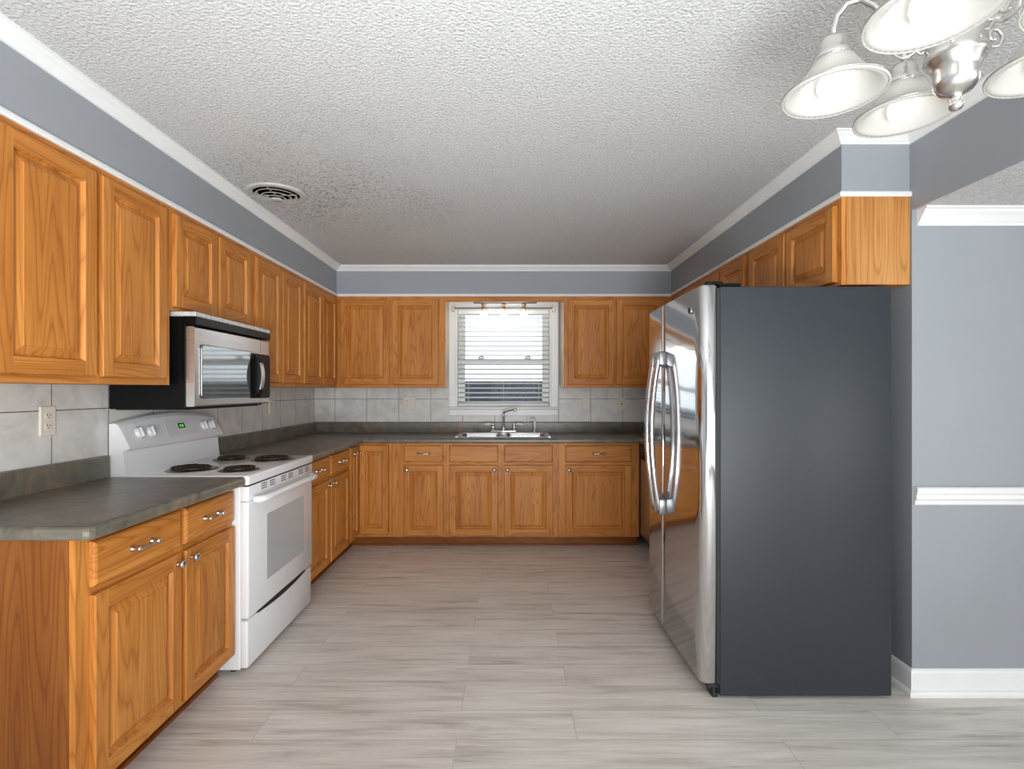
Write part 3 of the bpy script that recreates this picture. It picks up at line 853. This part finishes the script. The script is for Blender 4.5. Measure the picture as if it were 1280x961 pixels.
for i in range(1, 7):
    a = R(90 * i / 6); d = .032
    pts.append((-.063 + d * (1 - math.cos(a)) * .66, FY - d * (1 - math.cos(a)) * .75, zt + .165 + d * math.sin(a)))
pts += [(.035, FY - .13, zt + .222), (.042, FY - .138, zt + .222)]
m.tube(pts, [.0105] * (len(pts) - 1) + [.010], 12)
m.lathe((.042, FY - .138, zt + .222), 2, [(.0125, .010), (.0125, -.020), (.009, -.022)], 14)
m.build('spout', CHROME, fa)
for s_, x in ((-1, -.160), (1, .035)):
    m = MB(); m.lathe((x, FY, zt + .019), 2, [(.019, 0), (.017, .010), (.010, .018), (.012, .045), (.015, .052), (.013, .064), (.006, .072), (1e-5, .075)], 18)
    h = m.build('handle', CHROME, fa)
    m = MB(); m.tube([(x + s_ * .010, FY, zt + .075), (x + s_ * .022, FY - .004, zt + .078), (x + s_ * .045, FY - .010, zt + .078), (x + s_ * .072, FY - .018, zt + .076), (x + s_ * .085, FY - .022, zt + .076)], [.006, .008, .0125, .010, .005], 12)
    m.build('lever', PORC, h)
sp = empty('sink_sprayer', (.225, FY, zt), 'white side sprayer standing on the sink deck right of the faucet', 'sprayer')
m = MB(); m.lathe((.225, FY, zt), 2, [(.021, 0), (.021, .006), (.015, .014), (.013, .024)], 18); m.build('base', CHROME, sp)
m = MB(); m.tube([(.225, FY, zt + .022), (.226, FY, zt + .07), (.226, FY - .002, zt + .10), (.216, FY - .01, zt + .118), (.196, FY - .022, zt + .118), (.186, FY - .028, zt + .108)], [.011, .012, .0155, .0155, .0135, .012], 12)
m.build('spray_head', PORC, sp)

# ------------------------------------------------------------------ range
RY0, RY1, RX = 2.428, 3.213, -1.206
W_ = RY1 - RY0
rg = empty('range', (-1.52, (RY0 + RY1) / 2, 0), 'white freestanding electric range with coil burners on the left wall', 'range')
T = LEFT(RX, RY0)       # u along +Y, v up, w towards the room
m = MB(T); m.box(0, W_, .022, .885, -.635, -.038, 1, .004); m.build('body', ENAMEL, rg)
for u in (.05, W_ - .05):
    for w in (-.09, -.58):
        m = MB(T); m.lathe((u, 0, w), 1, [(.018, 0), (.018, .008), (.011, .010), (.011, .024)], 14); m.build('leveling_foot', BLACKM, rg)
m = MB(T); m.box(.004, W_ - .004, .028, .245, -.040, -.004, 0, .008, 2)
dwr = m.build('drawer', ENAMEL, rg)
m = MB(T)    # curved lip that forms the drawer grip
lip = [(.10 + (W_ - .2) * i / 16, .245 - .016 * math.sin(math.pi * i / 16)) for i in range(17)]
vs = []; fs = []
for u, v in lip: vs += [(u, .252, -.0035), (u, v, -.0035), (u, v - .004, -.012), (u, .252, -.012)]
for i in range(16):
    a = i * 4
    for k in range(4): fs.append((a + k, a + (k + 1) % 4, a + 4 + (k + 1) % 4, a + 4 + k))
m.add(vs, fs)
m.build('grip_recess', BLACKM, dwr)
m = MB(T); m.box(.003, W_ - .003, .256, .795, -.040, 0, 0, .007, 2)
m.box(.003, W_ - .003, .797, .868, -.040, .002, 0, .006, 2)
od = m.build('oven_door', ENAMEL, rg)
m = MB(T); m.rings(.185, W_ - .135, .375, .700, [(0, .0002), (.0, .0012), (.004, .002)], True, rc=.01, nc=4); m.build('door_window', OVGLASS, od)
m = MB(T)
pts = [(.045, .800, .004), (.050, .800, .030), (.075, .801, .045), (.14, .802, .049), (W_ / 2, .803, .052), (W_ - .14, .802, .049), (W_ - .075, .801, .045), (W_ - .050, .800, .030), (W_ - .045, .800, .004)]
m.tube(pts, [.017, .017, .0165, .0165, .0165, .0165, .0165, .017, .017], 14, flat=1.0); m.build('handle', ENAMEL, od)
for u0 in (.125, .215, .345, .435, .575, .665):
    for v in (.836, .847, .858):
        m = MB(T); m.box(u0, u0 + .058, v - .0022, v + .0022, .0005, .0028); m.build('vent_slot', BLACKM, od)
m = MB(T); m.lathe((W_ / 2 + .005, .335, -.0005), 2, [(.0115, 0), (.0115, .002), (.009, .0028), (1e-5, .0028)], 20); bd = m.build('badge', MARK, od)
m = MB(T); m.tube([(W_ / 2 + .005 + .005 * math.cos(a) * (1 - .3 * math.sin(2 * a)), .335 + .006 * math.sin(a), .0024) for a in [i * .5 for i in range(12)]], .0007, 6); m.build('monogram', WHITE, bd)
# cooktop
m = MB(T); m.box(-.003, W_ + .003, .872, .918, -.60, .004, 0, .010, 3)
ck = m.build('cooktop', ENAMEL, rg)
m = MB(T); m.box(.004, W_ - .004, .866, .874, -.45, -.001); m.build('shadow_gap', BLACKM, rg)
for (X, Y, rad) in ((-1.580, 2.622, .100), (-1.335, 2.60, .078), (-1.590, 3.005, .078), (-1.350, 3.005, .100)):
    cx, cy = Y - RY0, X - RX
    m = MB(T)
    m.lathe((cx, .9185, cy), 1, [(rad + .016, 0), (rad + .016, .002), (rad + .006, .0045), (rad, .003), (rad * .6, .001), (.01, .0005)], 36)
    bu = m.build('drip_pan', PAN, rg)
    m = MB(T); pts = []
    turns = 4.0 if rad > .09 else 3.2
    for i in range(int(turns * 22)):
        a = i / 22 * 2 * math.pi; r = .018 + (rad - .022) * i / (turns * 22)
        pts.append((cx + r * math.cos(a), .929, cy + r * math.sin(a)))
    m.tube(pts, .0058, 8, flat=.8); m.build('coil', COIL, bu)
# backguard: arched back panel with a slanting control panel
m = MB(T)
def arch(u): return 1.158 + .036 * math.sin(math.pi * min(1, max(0, u / W_))) ** .8
n = 24; sec = []
def secpts(u):
    top = arch(u)
    return [(.905, -.640), (.905, -.562), (1.028, -.575), (1.038, -.548), (1.046, -.543), (top - .018, -.592), (top - .004, -.604), (top, -.618), (top - .003, -.640)]
vs = []; fs = []; K = 9
for i in range(n + 1):
    u = W_ * i / n
    for v, w in secpts(u): vs.append((u, v, w))
for i in range(n):
    for k in range(K): fs.append((i * K + k, i * K + (k + 1) % K, (i + 1) * K + (k + 1) % K, (i + 1) * K + k))
fs.append(tuple(range(K))); fs.append(tuple(n * K + k for k in range(K)))
m.add(vs, fs); bgd = m.build('backguard', ENAMEL, rg)
# frame on the slanted face
sv = Vector((0, arch(W_ / 2) - .018 - 1.046, -.592 + .543)).normalized(); su = Vector((1, 0, 0)); sn = su.cross(sv)
Ts = T @ Matrix(((su.x, sv.x, sn.x, 0), (su.y, sv.y, sn.y, 1.046), (su.z, sv.z, sn.z, -.543), (0, 0, 0, 1)))
m = MB(Ts); m.rings(.29, .57, .022, .108, [(0, .0003), (0, .0012), (.002, .0016)], True, rc=.008, nc=4); pn = m.build('touch_panel', PANELW, bgd)
m = MB(Ts); m.box(.395, .45, .066, .094, .001, .0024); dsp = m.build('display', DISP, pn)
def seg7(mb, x, y, h, ch, w0):
    S = {'0': 'abcdef', '1': 'bc', '2': 'abged', '5': 'afgcd', '9': 'abcdfg', '4': 'fgbc'}[ch]; w = h * .5; q = h * .09
    for c in S:
        b = {'a': (0, h, w, h), 'b': (w, h / 2, w, h), 'c': (w, 0, w, h / 2), 'd': (0, 0, w, 0), 'e': (0, 0, 0, h / 2), 'f': (0, h / 2, 0, h), 'g': (0, h / 2, w, h / 2)}[c]
        mb.box(x + b[0] - q, x + b[2] + q, y + b[1] - q, y + b[3] + q, w0, w0 + .0005)
m = MB(Ts)
for i, ch in enumerate('012'): seg7(m, .408 + i * .011, .0735, .012, ch, .0022)
m.build('digits', GREEN, dsp)
for r_ in range(2):
    for c_ in range(9):
        if r_ == 1 and 3 <= c_ <= 5: continue
        m = MB(Ts); m.box(.305 + c_ * .028, .318 + c_ * .028, .038 + r_ * .026, .041 + r_ * .026, .0014, .0019); m.build('key_mark', MARK, pn)
for u in (.095, .175, .625, .70):
    m = MB(Ts); m.lathe((u, .066, .0002), 2, [(.030, 0), (.030, .0015), (.0265, .003), (.0255, .011), (.021, .014), (1e-5, .0145)], 28)
    m.box(u - .006, u + .006, .042, .090, .010, .021, 1, .004, 2)
    kb = m.build('knob', ENAMEL, bgd)
for u in (.085, .185):
    m = MB(Ts); m.lathe((u, .018 if u > .1 else .112, .0003), 2, [(.0025, 0), (.0025, .0008)], 10); m.build('print_mark', MARK, bgd)

# ------------------------------------------------------------------ microwave
MY0, MY1, MXF = 2.432, 3.180, -1.452
W_ = MY1 - MY0
mw = empty('microwave', (-1.65, (MY0 + MY1) / 2, 1.225), 'over-the-range stainless and black microwave mounted above the white range', 'microwave')
T = LEFT(MXF, MY0)
m = MB(T); m.box(0, W_, 1.224, 1.650, XL + .009 - MXF, -.044, 0, .004); m.build('case', BLACK, mw)
m = MB(T); m.box(-.002, W_ + .002, 1.612, 1.652, -.06, .006, 0, .004); gv = m.build('vent_grille', BLACK, mw)
m = MB(T); m.box(-.004, W_ + .002, 1.6525, 1.674, -.20, .004, 0, .003); m.build('mounting_strip', GREYM, mw)
ud = 3.067 - MY0
m = MB(T)    # stainless door, gently bowed
def bowed(mb, u0, u1, v0, v1, back, bow, n=10):
    vs = []; fs = []
    for i in range(n + 1):
        u = u0 + (u1 - u0) * i / n; x = 2 * u / W_ - 1; w = bow * (1 - x * x) - bow * .5
        for p in ((v0 + .004, back), (v0, back + .004), (v0, w - .006), (v0 + .006, w), (v1 - .006, w), (v1, w - .006), (v1, back + .004), (v1 - .004, back)): vs.append((u, *p))
    for i in range(n):
        for k in range(8): fs.append((i * 8 + k, i * 8 + (k + 1) % 8, i * 8 + 8 + (k + 1) % 8, i * 8 + 8 + k))
    fs.append(tuple(range(8))); fs.append(tuple(n * 8 + k for k in range(8)))
    mb.add(vs, fs)
bowed(m, .001, ud - .0015, 1.235, 1.606, -.042, .006)
dr = m.build('door', STEELM, mw)
m = MB(T); bowed(m, ud + .0015, W_ + .001, 1.235, 1.606, -.042, .006); cp = m.build('control_panel', STEELM, mw)
m = MB(T); m.rings(.045, 2.962 - MY0, 1.272, 1.528, [(0, .001), (0, .0048), (.004, .0055)], True, rc=.02, nc=5)
m.build('door_window', MWGLASS, dr)
m = MB(T); m.rings(2.935 - MY0, W_ - .004, 1.266, 1.520, [(0, .0), (0, .006), (.003, .007)], True, rc=.02, nc=5); m.build('black_inset', BLACK, cp)
m = MB(T)
hu = 3.005 - MY0
arc = lambda k, n, v0, v1, w0, w1: [(v0 + (v1 - v0) * i / n, w0 + w1 * math.sin(math.pi * i / n) ** .7) for i in range(n + 1)]
vw = arc(0, 16, 1.270, 1.512, .010, .036)
m.prism(vw + [(1.512, .003), (1.270, .003)], 0, hu - .028, hu + .030, 1)
hd = m.build('handle', BLACK, dr)
m = MB(T); vi = [(v, w) for v, w in vw if 1.305 < v < 1.48]
m.prism([(v, w + .0035) for v, w in vi] + [(v, w - .002) for v, w in reversed(vi)], 0, hu - .020, hu + .012, 1); m.build('handle_inlay', STEELM, hd, label='silver inlay strip')
m = MB(T); m.box(.02, W_ - .02, 1.219, 1.224, -.38, -.06, 0); m.build('underside_panel', BLACKM, mw)

# ------------------------------------------------------------------ refrigerator
FX, FY0, FY1 = .889, 2.24, 3.11
rf = empty('refrigerator', (1.25, (FY0 + FY1) / 2, 0), 'tall side-by-side refrigerator with stainless doors and charcoal side', 'refrigerator')
m = MB(); m.box(FX, 1.619, FY0, FY1, .012, 1.752, 2, .006, 2); m.build('case', FSIDE, rf)
m = MB(); m.box(.878, FX + .002, FY0 + .004, FY1 - .004, .060, 1.745, 2); m.build('door_gasket', BLACKM, rf)
def bowx(y):   # plan curve of the front
    t_ = (y - 2.70) / .43
    return .803 + .007 * t_ * t_
def fdoor(ya, yb, ra, rb):
    pts = [(.877, ya), ]
    n = 6
    # near corner, large soft curve
    xa = bowx(ya + ra); xb = bowx(yb - rb)
    for i in range(n + 1):
        t_ = R(90 * i / n); pts.append((xa + (.862 - xa) * (1 - math.sin(t_)) * 1.0, ya + ra * (1 - math.cos(t_))))
    for i in range(1, 12): y = ya + ra + (yb - rb - ya - ra) * i / 12; pts.append((bowx(y), y))
    for i in range(n + 1):
        t_ = R(90 * i / n); pts.append((xb + (.862 - xb) * (1 - math.cos(t_)), yb - rb * (1 - math.sin(t_))))
    pts.append((.877, yb))
    m = MB()
    bm_pts = pts
    npt = len(pts); vs = []; fs = []
    cx = .85
    def lp(z, d):
        return [(x + d * (1 if x < cx else 0), min(max(y, ya + d), yb - d), z) for x, y in bm_pts]
    lv = [(.062, .006), (.068, .0), (1.752, .0), (1.760, .006)]
    for z, d in lv: vs += lp(z, d)
    for j in range(3):
        for k in range(npt): fs.append((j * npt + k, j * npt + (k + 1) % npt, (j + 1) * npt + (k + 1) % npt, (j + 1) * npt + k))
    m.add(vs, fs, 2, True)
    m.add(vs, [tuple(range(npt))[::-1], tuple(3 * npt + k for k in range(npt))], 2, False)
    o = m.build('door', STEEL, rf)
    return o
d1 = fdoor(2.243, 2.779, .034, .006)
d2 = fdoor(2.785, 3.108, .006, .034)
for o, ya, dy in ((d1, 2.735, -.004), (d2, 2.829, .004)):
    x0 = bowx(ya)
    m = MB(); pts = []
    for i in range(21):
        s_ = -1 + i / 10; z = 1.095 + s_ * .405
        pts.append((x0 - .030 - .042 * (1 - s_ * s_), ya, z))
    m.tube(pts, [.0145] * 21, 14)
    hd = m.build('handle', STEEL, o)
    for z0, z1 in ((1.440, 1.512), (.668, .750)):
        m = MB(); m.box(x0 - .038, x0 + .003, ya - .017, ya + .017, z0, z1, 2, .006, 2); m.build('handle_mount', RODM, hd)
m = MB(); yb_ = 2.37; xb_ = bowx(yb_)
m.lathe((xb_ + .001, yb_, 1.668), 0, [(.0165, 0), (.0165, -.003), (.0145, -.004), (1e-5, -.0042)], 24)
bd = m.build('badge', STEELM, d1)
m = MB(); m.tube([(xb_ - .0045, yb_ + .012 * math.cos(a), 1.668 + .012 * math.sin(a)) for a in [i * math.pi / 12 for i in range(24)]], .0014, 6, closed=True)
m.tube([(xb_ - .0045, yb_ - .004 + .006 * math.cos(a), 1.670 + .006 * math.sin(a)) for a in [R(30 + i * 24) for i in range(12)]], .0011, 6)
m.tube([(xb_ - .0045, yb_ + .005 + .004 * math.cos(a), 1.665 + .005 * math.sin(a)) for a in [R(60 + i * 26) for i in range(10)]], .0011, 6)
m.build('monogram', BLACK, bd)
m = MB(); m.box(.872, FX, FY0 + .01, FY1 - .01, .018, .056, 1, .003); m.build('base_grille', BLACKM, rf)
for y in (FY0 + .03, FY1 - .03):
    m = MB(); m.box(.835, .905, y - .022, y + .022, 1.7615, 1.775, 1, .004, 2); m.box(.885, .985, y - .018, y + .018, 1.7525, 1.768, 1, .004); m.build('hinge_cover', BLACK, rf)
    m = MB(); m.box(.838, .88, y - .022, y + .018, .045, .060, 1, .003); m.box(.86, .885, y - .02, y + .02, .002, .046, 2, .003); m.lathe((.852, y - .005, .03), 2, [(.010, 0), (.010, .016)], 12); m.build('hinge_foot', BLACKM, rf)
m = MB()
for x in (.95, 1.56):
    for y in (FY0 + .06, FY1 - .06): m.lathe((x, y, 0), 2, [(.02, 0), (.02, .013)], 12)
m.build('roller_foot', BLACKM, rf)

# ------------------------------------------------------------------ dishwasher
dw = empty('dishwasher', (1.4, 4.085, 0), 'stainless dishwasher with black control strip beside the refrigerator under the counter', 'dishwasher')
T = RIGHT(1.078, 4.385)
m = MB(T); m.box(0, .60, .10, .868, -.56, -.028, 1); m.build('tub', BLACKM, dw)
m = MB(T); m.box(.003, .597, .115, .742, -.028, 0, 1, .005, 2); dd_ = m.build('door', STEELM, dw)
m = MB(T); m.box(.003, .597, .746, .866, -.028, .006, 0, .008, 2); cpn = m.build('control_panel', BLACK, dw)
m = MB(T); m.lathe((.50, .80, .006), 2, [(.02, 0), (.018, .012), (1e-5, .013)], 18); m.build('dial', PEWTER, cpn)
m = MB(T); m.tube([(.12, .765, .004), (.13, .765, .022), (.30, .765, .026), (.38, .765, .022), (.39, .765, .004)], .008, 10); m.build('latch_handle', BLACK, cpn)
m = MB(T); m.box(.003, .597, 0, .10, -.12, -.07, 0); m.build('kick_plate', BLACKM, dw)

# ------------------------------------------------------------------ wall plates
def plate(name, T, label, cat, wide, kinds):
    e = empty(name, T @ Vector((0, 0, 0)), label, cat)
    m = MB(T); hw = .058 if wide else .037
    m.rings(-hw, hw, -.060, .060, [(0, .0003), (0, .003), (.004, .006)], True, rc=.006, nc=3); m.build('cover_plate', IVORY, e)
    for u, k in kinds:
        if k == 'outlet':
            for v in (-.021, .021):
                m = MB(T); m.rings(u - .0165, u + .0165, v - .014, v + .014, [(0, .006), (0, .0072), (.001, .0076)], True, rc=.008, nc=4); o = m.build('receptacle', IVORY, e)
                m = MB(T)
                m.box(u - .0085, u - .005, v - .001, v + .008, .0076, .0082); m.box(u + .005, u + .0085, v - .001, v + .007, .0076, .0082); m.lathe((u, v - .007, .0076), 2, [(.003, 0), (.003, .0006)], 10)
                m.build('slots', SLOT, o)
        elif k == 'switch':
            m = MB(T); m.box(u - .005, u + .005, -.012, .012, .006, .0075); m.box(u - .004, u + .004, -.002, .012, .007, .016, 1, .001); m.build('toggle', IVORY, e)
        elif k == 'gfci':
            m = MB(T); m.box(u - .0165, u + .0165, -.034, .034, .006, .0085, 1, .001); o = m.build('receptacle', IVORY, e)
            m = MB(T)
            for v in (-.02, .02): m.box(u - .0085, u - .005, v - .004, v + .004, .0085, .0091); m.box(u + .005, u + .0085, v - .004, v + .004, .0085, .0091)
            m.build('slots', SLOT, o)
            m = MB(T)
            m.box(u - .009, u + .009, -.006, .006, .0085, .0098, 1, .001); m.build('test_button', SLOT, o)
    return e
BW = lambda px: (px - 638) * 5.0 / 660
plate('outlet', frame((XL + .008, 2.110, 1.188), (0, 1, 0), (0, 0, 1)), 'ivory duplex outlet on the near left tile before the range', 'outlet', False, [(0, 'outlet')])
plate('outlet', frame((XL + .008, 4.08, 1.185), (0, 1, 0), (0, 0, 1)), 'ivory wall plate on the left tile just past the microwave', 'outlet', False, [(0, 'outlet')])
plate('outlet', frame((BW(511.8), YB - .008, 1.190), (1, 0, 0), (0, 0, 1)), 'wide ivory plate with outlet and switch left of the window', 'outlet', True, [(-.023, 'outlet'), (.023, 'switch')])
plate('light_switch', frame((BW(733), YB - .008, 1.183), (1, 0, 0), (0, 0, 1)), 'narrow ivory switch plate right of the window, nearer the window', 'switch', False, [(0, 'switch')])
plate('outlet', frame((BW(777), YB - .008, 1.183), (1, 0, 0), (0, 0, 1)), 'ivory outlet with dark buttons near the refrigerator on the back tile', 'outlet', False, [(0, 'gfci')])

# ------------------------------------------------------------------ ceiling vent
vc = (-1.317, 2.975)
cv = empty('ceiling_vent', (*vc, ZC), 'round white ceiling air vent with concentric rings above the microwave', 'vent')
m = MB(); m.lathe((*vc, ZC), 2, [(.163, 0), (.161, -.006), (.152, -.010), (.128, -.012), (.124, -.008), (.122, 0.0)], 48); m.build('outer_ring', VENT, cv)
m = MB(); m.lathe((*vc, ZC), 2, [(.122, -.0008), (1e-5, -.0008)], 36); m.build('dark_throat', VDARK, cv)
for r_, zz in ((.112, -.016), (.084, -.024), (.056, -.031)):
    m = MB(); m.lathe((*vc, ZC), 2, [(r_, zz), (r_ - .015, zz + .012), (r_ - .017, zz + .010), (r_ - .002, zz - .002), (r_, zz)], 44); m.build('cone_ring', VENT, cv)
m = MB(); m.lathe((*vc, ZC), 2, [(.034, -.034), (.031, -.038), (1e-5, -.039)], 28); m.box(vc[0] - .112, vc[0] + .112, vc[1] - .003, vc[1] + .003, ZC - .012, ZC - .008); m.box(vc[0] - .003, vc[0] + .003, vc[1] - .112, vc[1] + .112, ZC - .012, ZC - .008); m.build('centre_disc', VENT, cv)

# ------------------------------------------------------------------ chandelier
HX, HY, ZR = .80, .948, 1.894
ch = empty('chandelier', (HX, HY, ZC), 'five light brushed nickel chandelier with ribbed glass bell shades', 'chandelier')
m = MB(); m.lathe((HX, HY, 0), 2, [(.065, ZC), (.065, ZC - .008), (.05, ZC - .022), (.015, ZC - .03), (.012, ZC - .045), (1e-5, ZC - .046)], 30); m.build('canopy', NICKEL, ch)
m = MB(); pts = []
zt_, zb_ = ZC - .04, 2.09; nl = 9
for i in range(nl):
    z0 = zt_ - (zt_ - zb_) * (i + .5) / nl; hh = (zt_ - zb_) / nl * .62
    a = [(hh * math.sin(t_) if True else 0, .009 * math.cos(t_)) for t_ in [k * math.pi / 8 for k in range(16)]]
    if i % 2: m.tube([(HX + q, HY, z0 + p) for p, q in a], .002, 6, closed=True)
    else: m.tube([(HX, HY + q, z0 + p) for p, q in a], .002, 6, closed=True)
m.build('chain', NICKEL, ch)
m = MB(); m.lathe((HX, HY, 0), 2, [(1e-5, 2.095), (.010, 2.09), (.014, 2.06), (.030, 2.045), (.040, 2.03), (.043, 2.01), (.044, 1.918), (.047, 1.914), (.048, 1.905), (.045, 1.900), (.038, 1.892), (.034, 1.880), (.034, 1.868), (.032, 1.856), (.025, 1.847), (.014, 1.842), (.009, 1.838), (.008, 1.829), (.012, 1.823), (.009, 1.815), (1e-5, 1.811)], 36); m.build('column', NICKEL, ch)
RA, SR = .187, .093
for k in range(5):
    a = R(5 + 72 * k); dx, dy = math.cos(a), math.sin(a)
    P = lambda r, z: (HX + dx * r, HY + dy * r, z)
    sx, sy = HX + dx * RA, HY + dy * RA
    m = MB()
    # gooseneck arm: out of the column, up and over, down into the shade holder
    pts = [P(.036, 1.995), P(.060, 1.978), P(.085, 1.985), P(.105, 2.015), P(.120, 2.045), P(.142, 2.066), P(.165, 2.066), P(.181, 2.048), P(RA, 2.022), P(RA, 2.000)]
    m.tube(pts, .0052, 10)
    am = m.build('arm', NICKEL, ch)
    m = MB(); c = []    # decorative scroll beside the arm root
    for i in range(22):
        t_ = R(-150 + i * 22); rr = .004 + .017 * (1 - i / 22)
        c.append(P(.075 + rr * math.cos(t_) * 1.0, 1.950 + rr * math.sin(t_)))
    m.tube([P(.040, 1.935), P(.050, 1.930)] + c, .0032, 8); m.build('scroll', NICKEL, am)
    m = MB(); m.lathe((sx, sy, 0), 2, [(.008, 2.010), (.020, 2.006), (.024, 1.998), (.027, 1.978), (.033, 1.972), (.034, 1.962), (.030, 1.960)], 28)
    so = m.build('shade_holder', NICKEL, ch)
    m = MB(); th = .004
    outer = [(.030, 1.968), (.036, 1.962), (.043, 1.950), (.052, 1.936), (.066, 1.918), (.081, 1.902), (.088, 1.898)]
    prof = outer + [(.0905, 1.8965)] + [(.0885, 1.8935), (.080, 1.8965), (.063, 1.914), (.049, 1.932), (.040, 1.946), (.033, 1.957), (.027, 1.963), outer[0]]
    m.lathe((sx, sy, 0), 2, prof, 96, True, ribs=1, ribamp=-.0032)
    sh_ = m.build('shade', SHADE, so)
    m = MB(); m.lathe((sx, sy, 0), 2, [(.0885, 1.8985), (.0915, 1.899), (SR, 1.8962), (.0925, 1.8935), (.0895, 1.8925), (.0885, 1.8985)], 48); m.build('rim_band', NICKEL if False else SHADE, sh_)
    m = MB(); m.lathe((sx, sy, 0), 2, [(.0905, 1.9000), (.0925, 1.9005), (.0930, 1.8990), (.0910, 1.8985), (.0905, 1.9000)], 48); m.build('grey_rim_line', NICKEL, sh_)
    m = MB(); m.lathe((sx, sy, 0), 2, [(.013, 1.965), (.014, 1.950), (.020, 1.938), (.0285, 1.922), (.0300, 1.910), (.0265, 1.897), (.017, 1.888), (1e-5, 1.885)], 28); m.build('bulb', BULB, so)
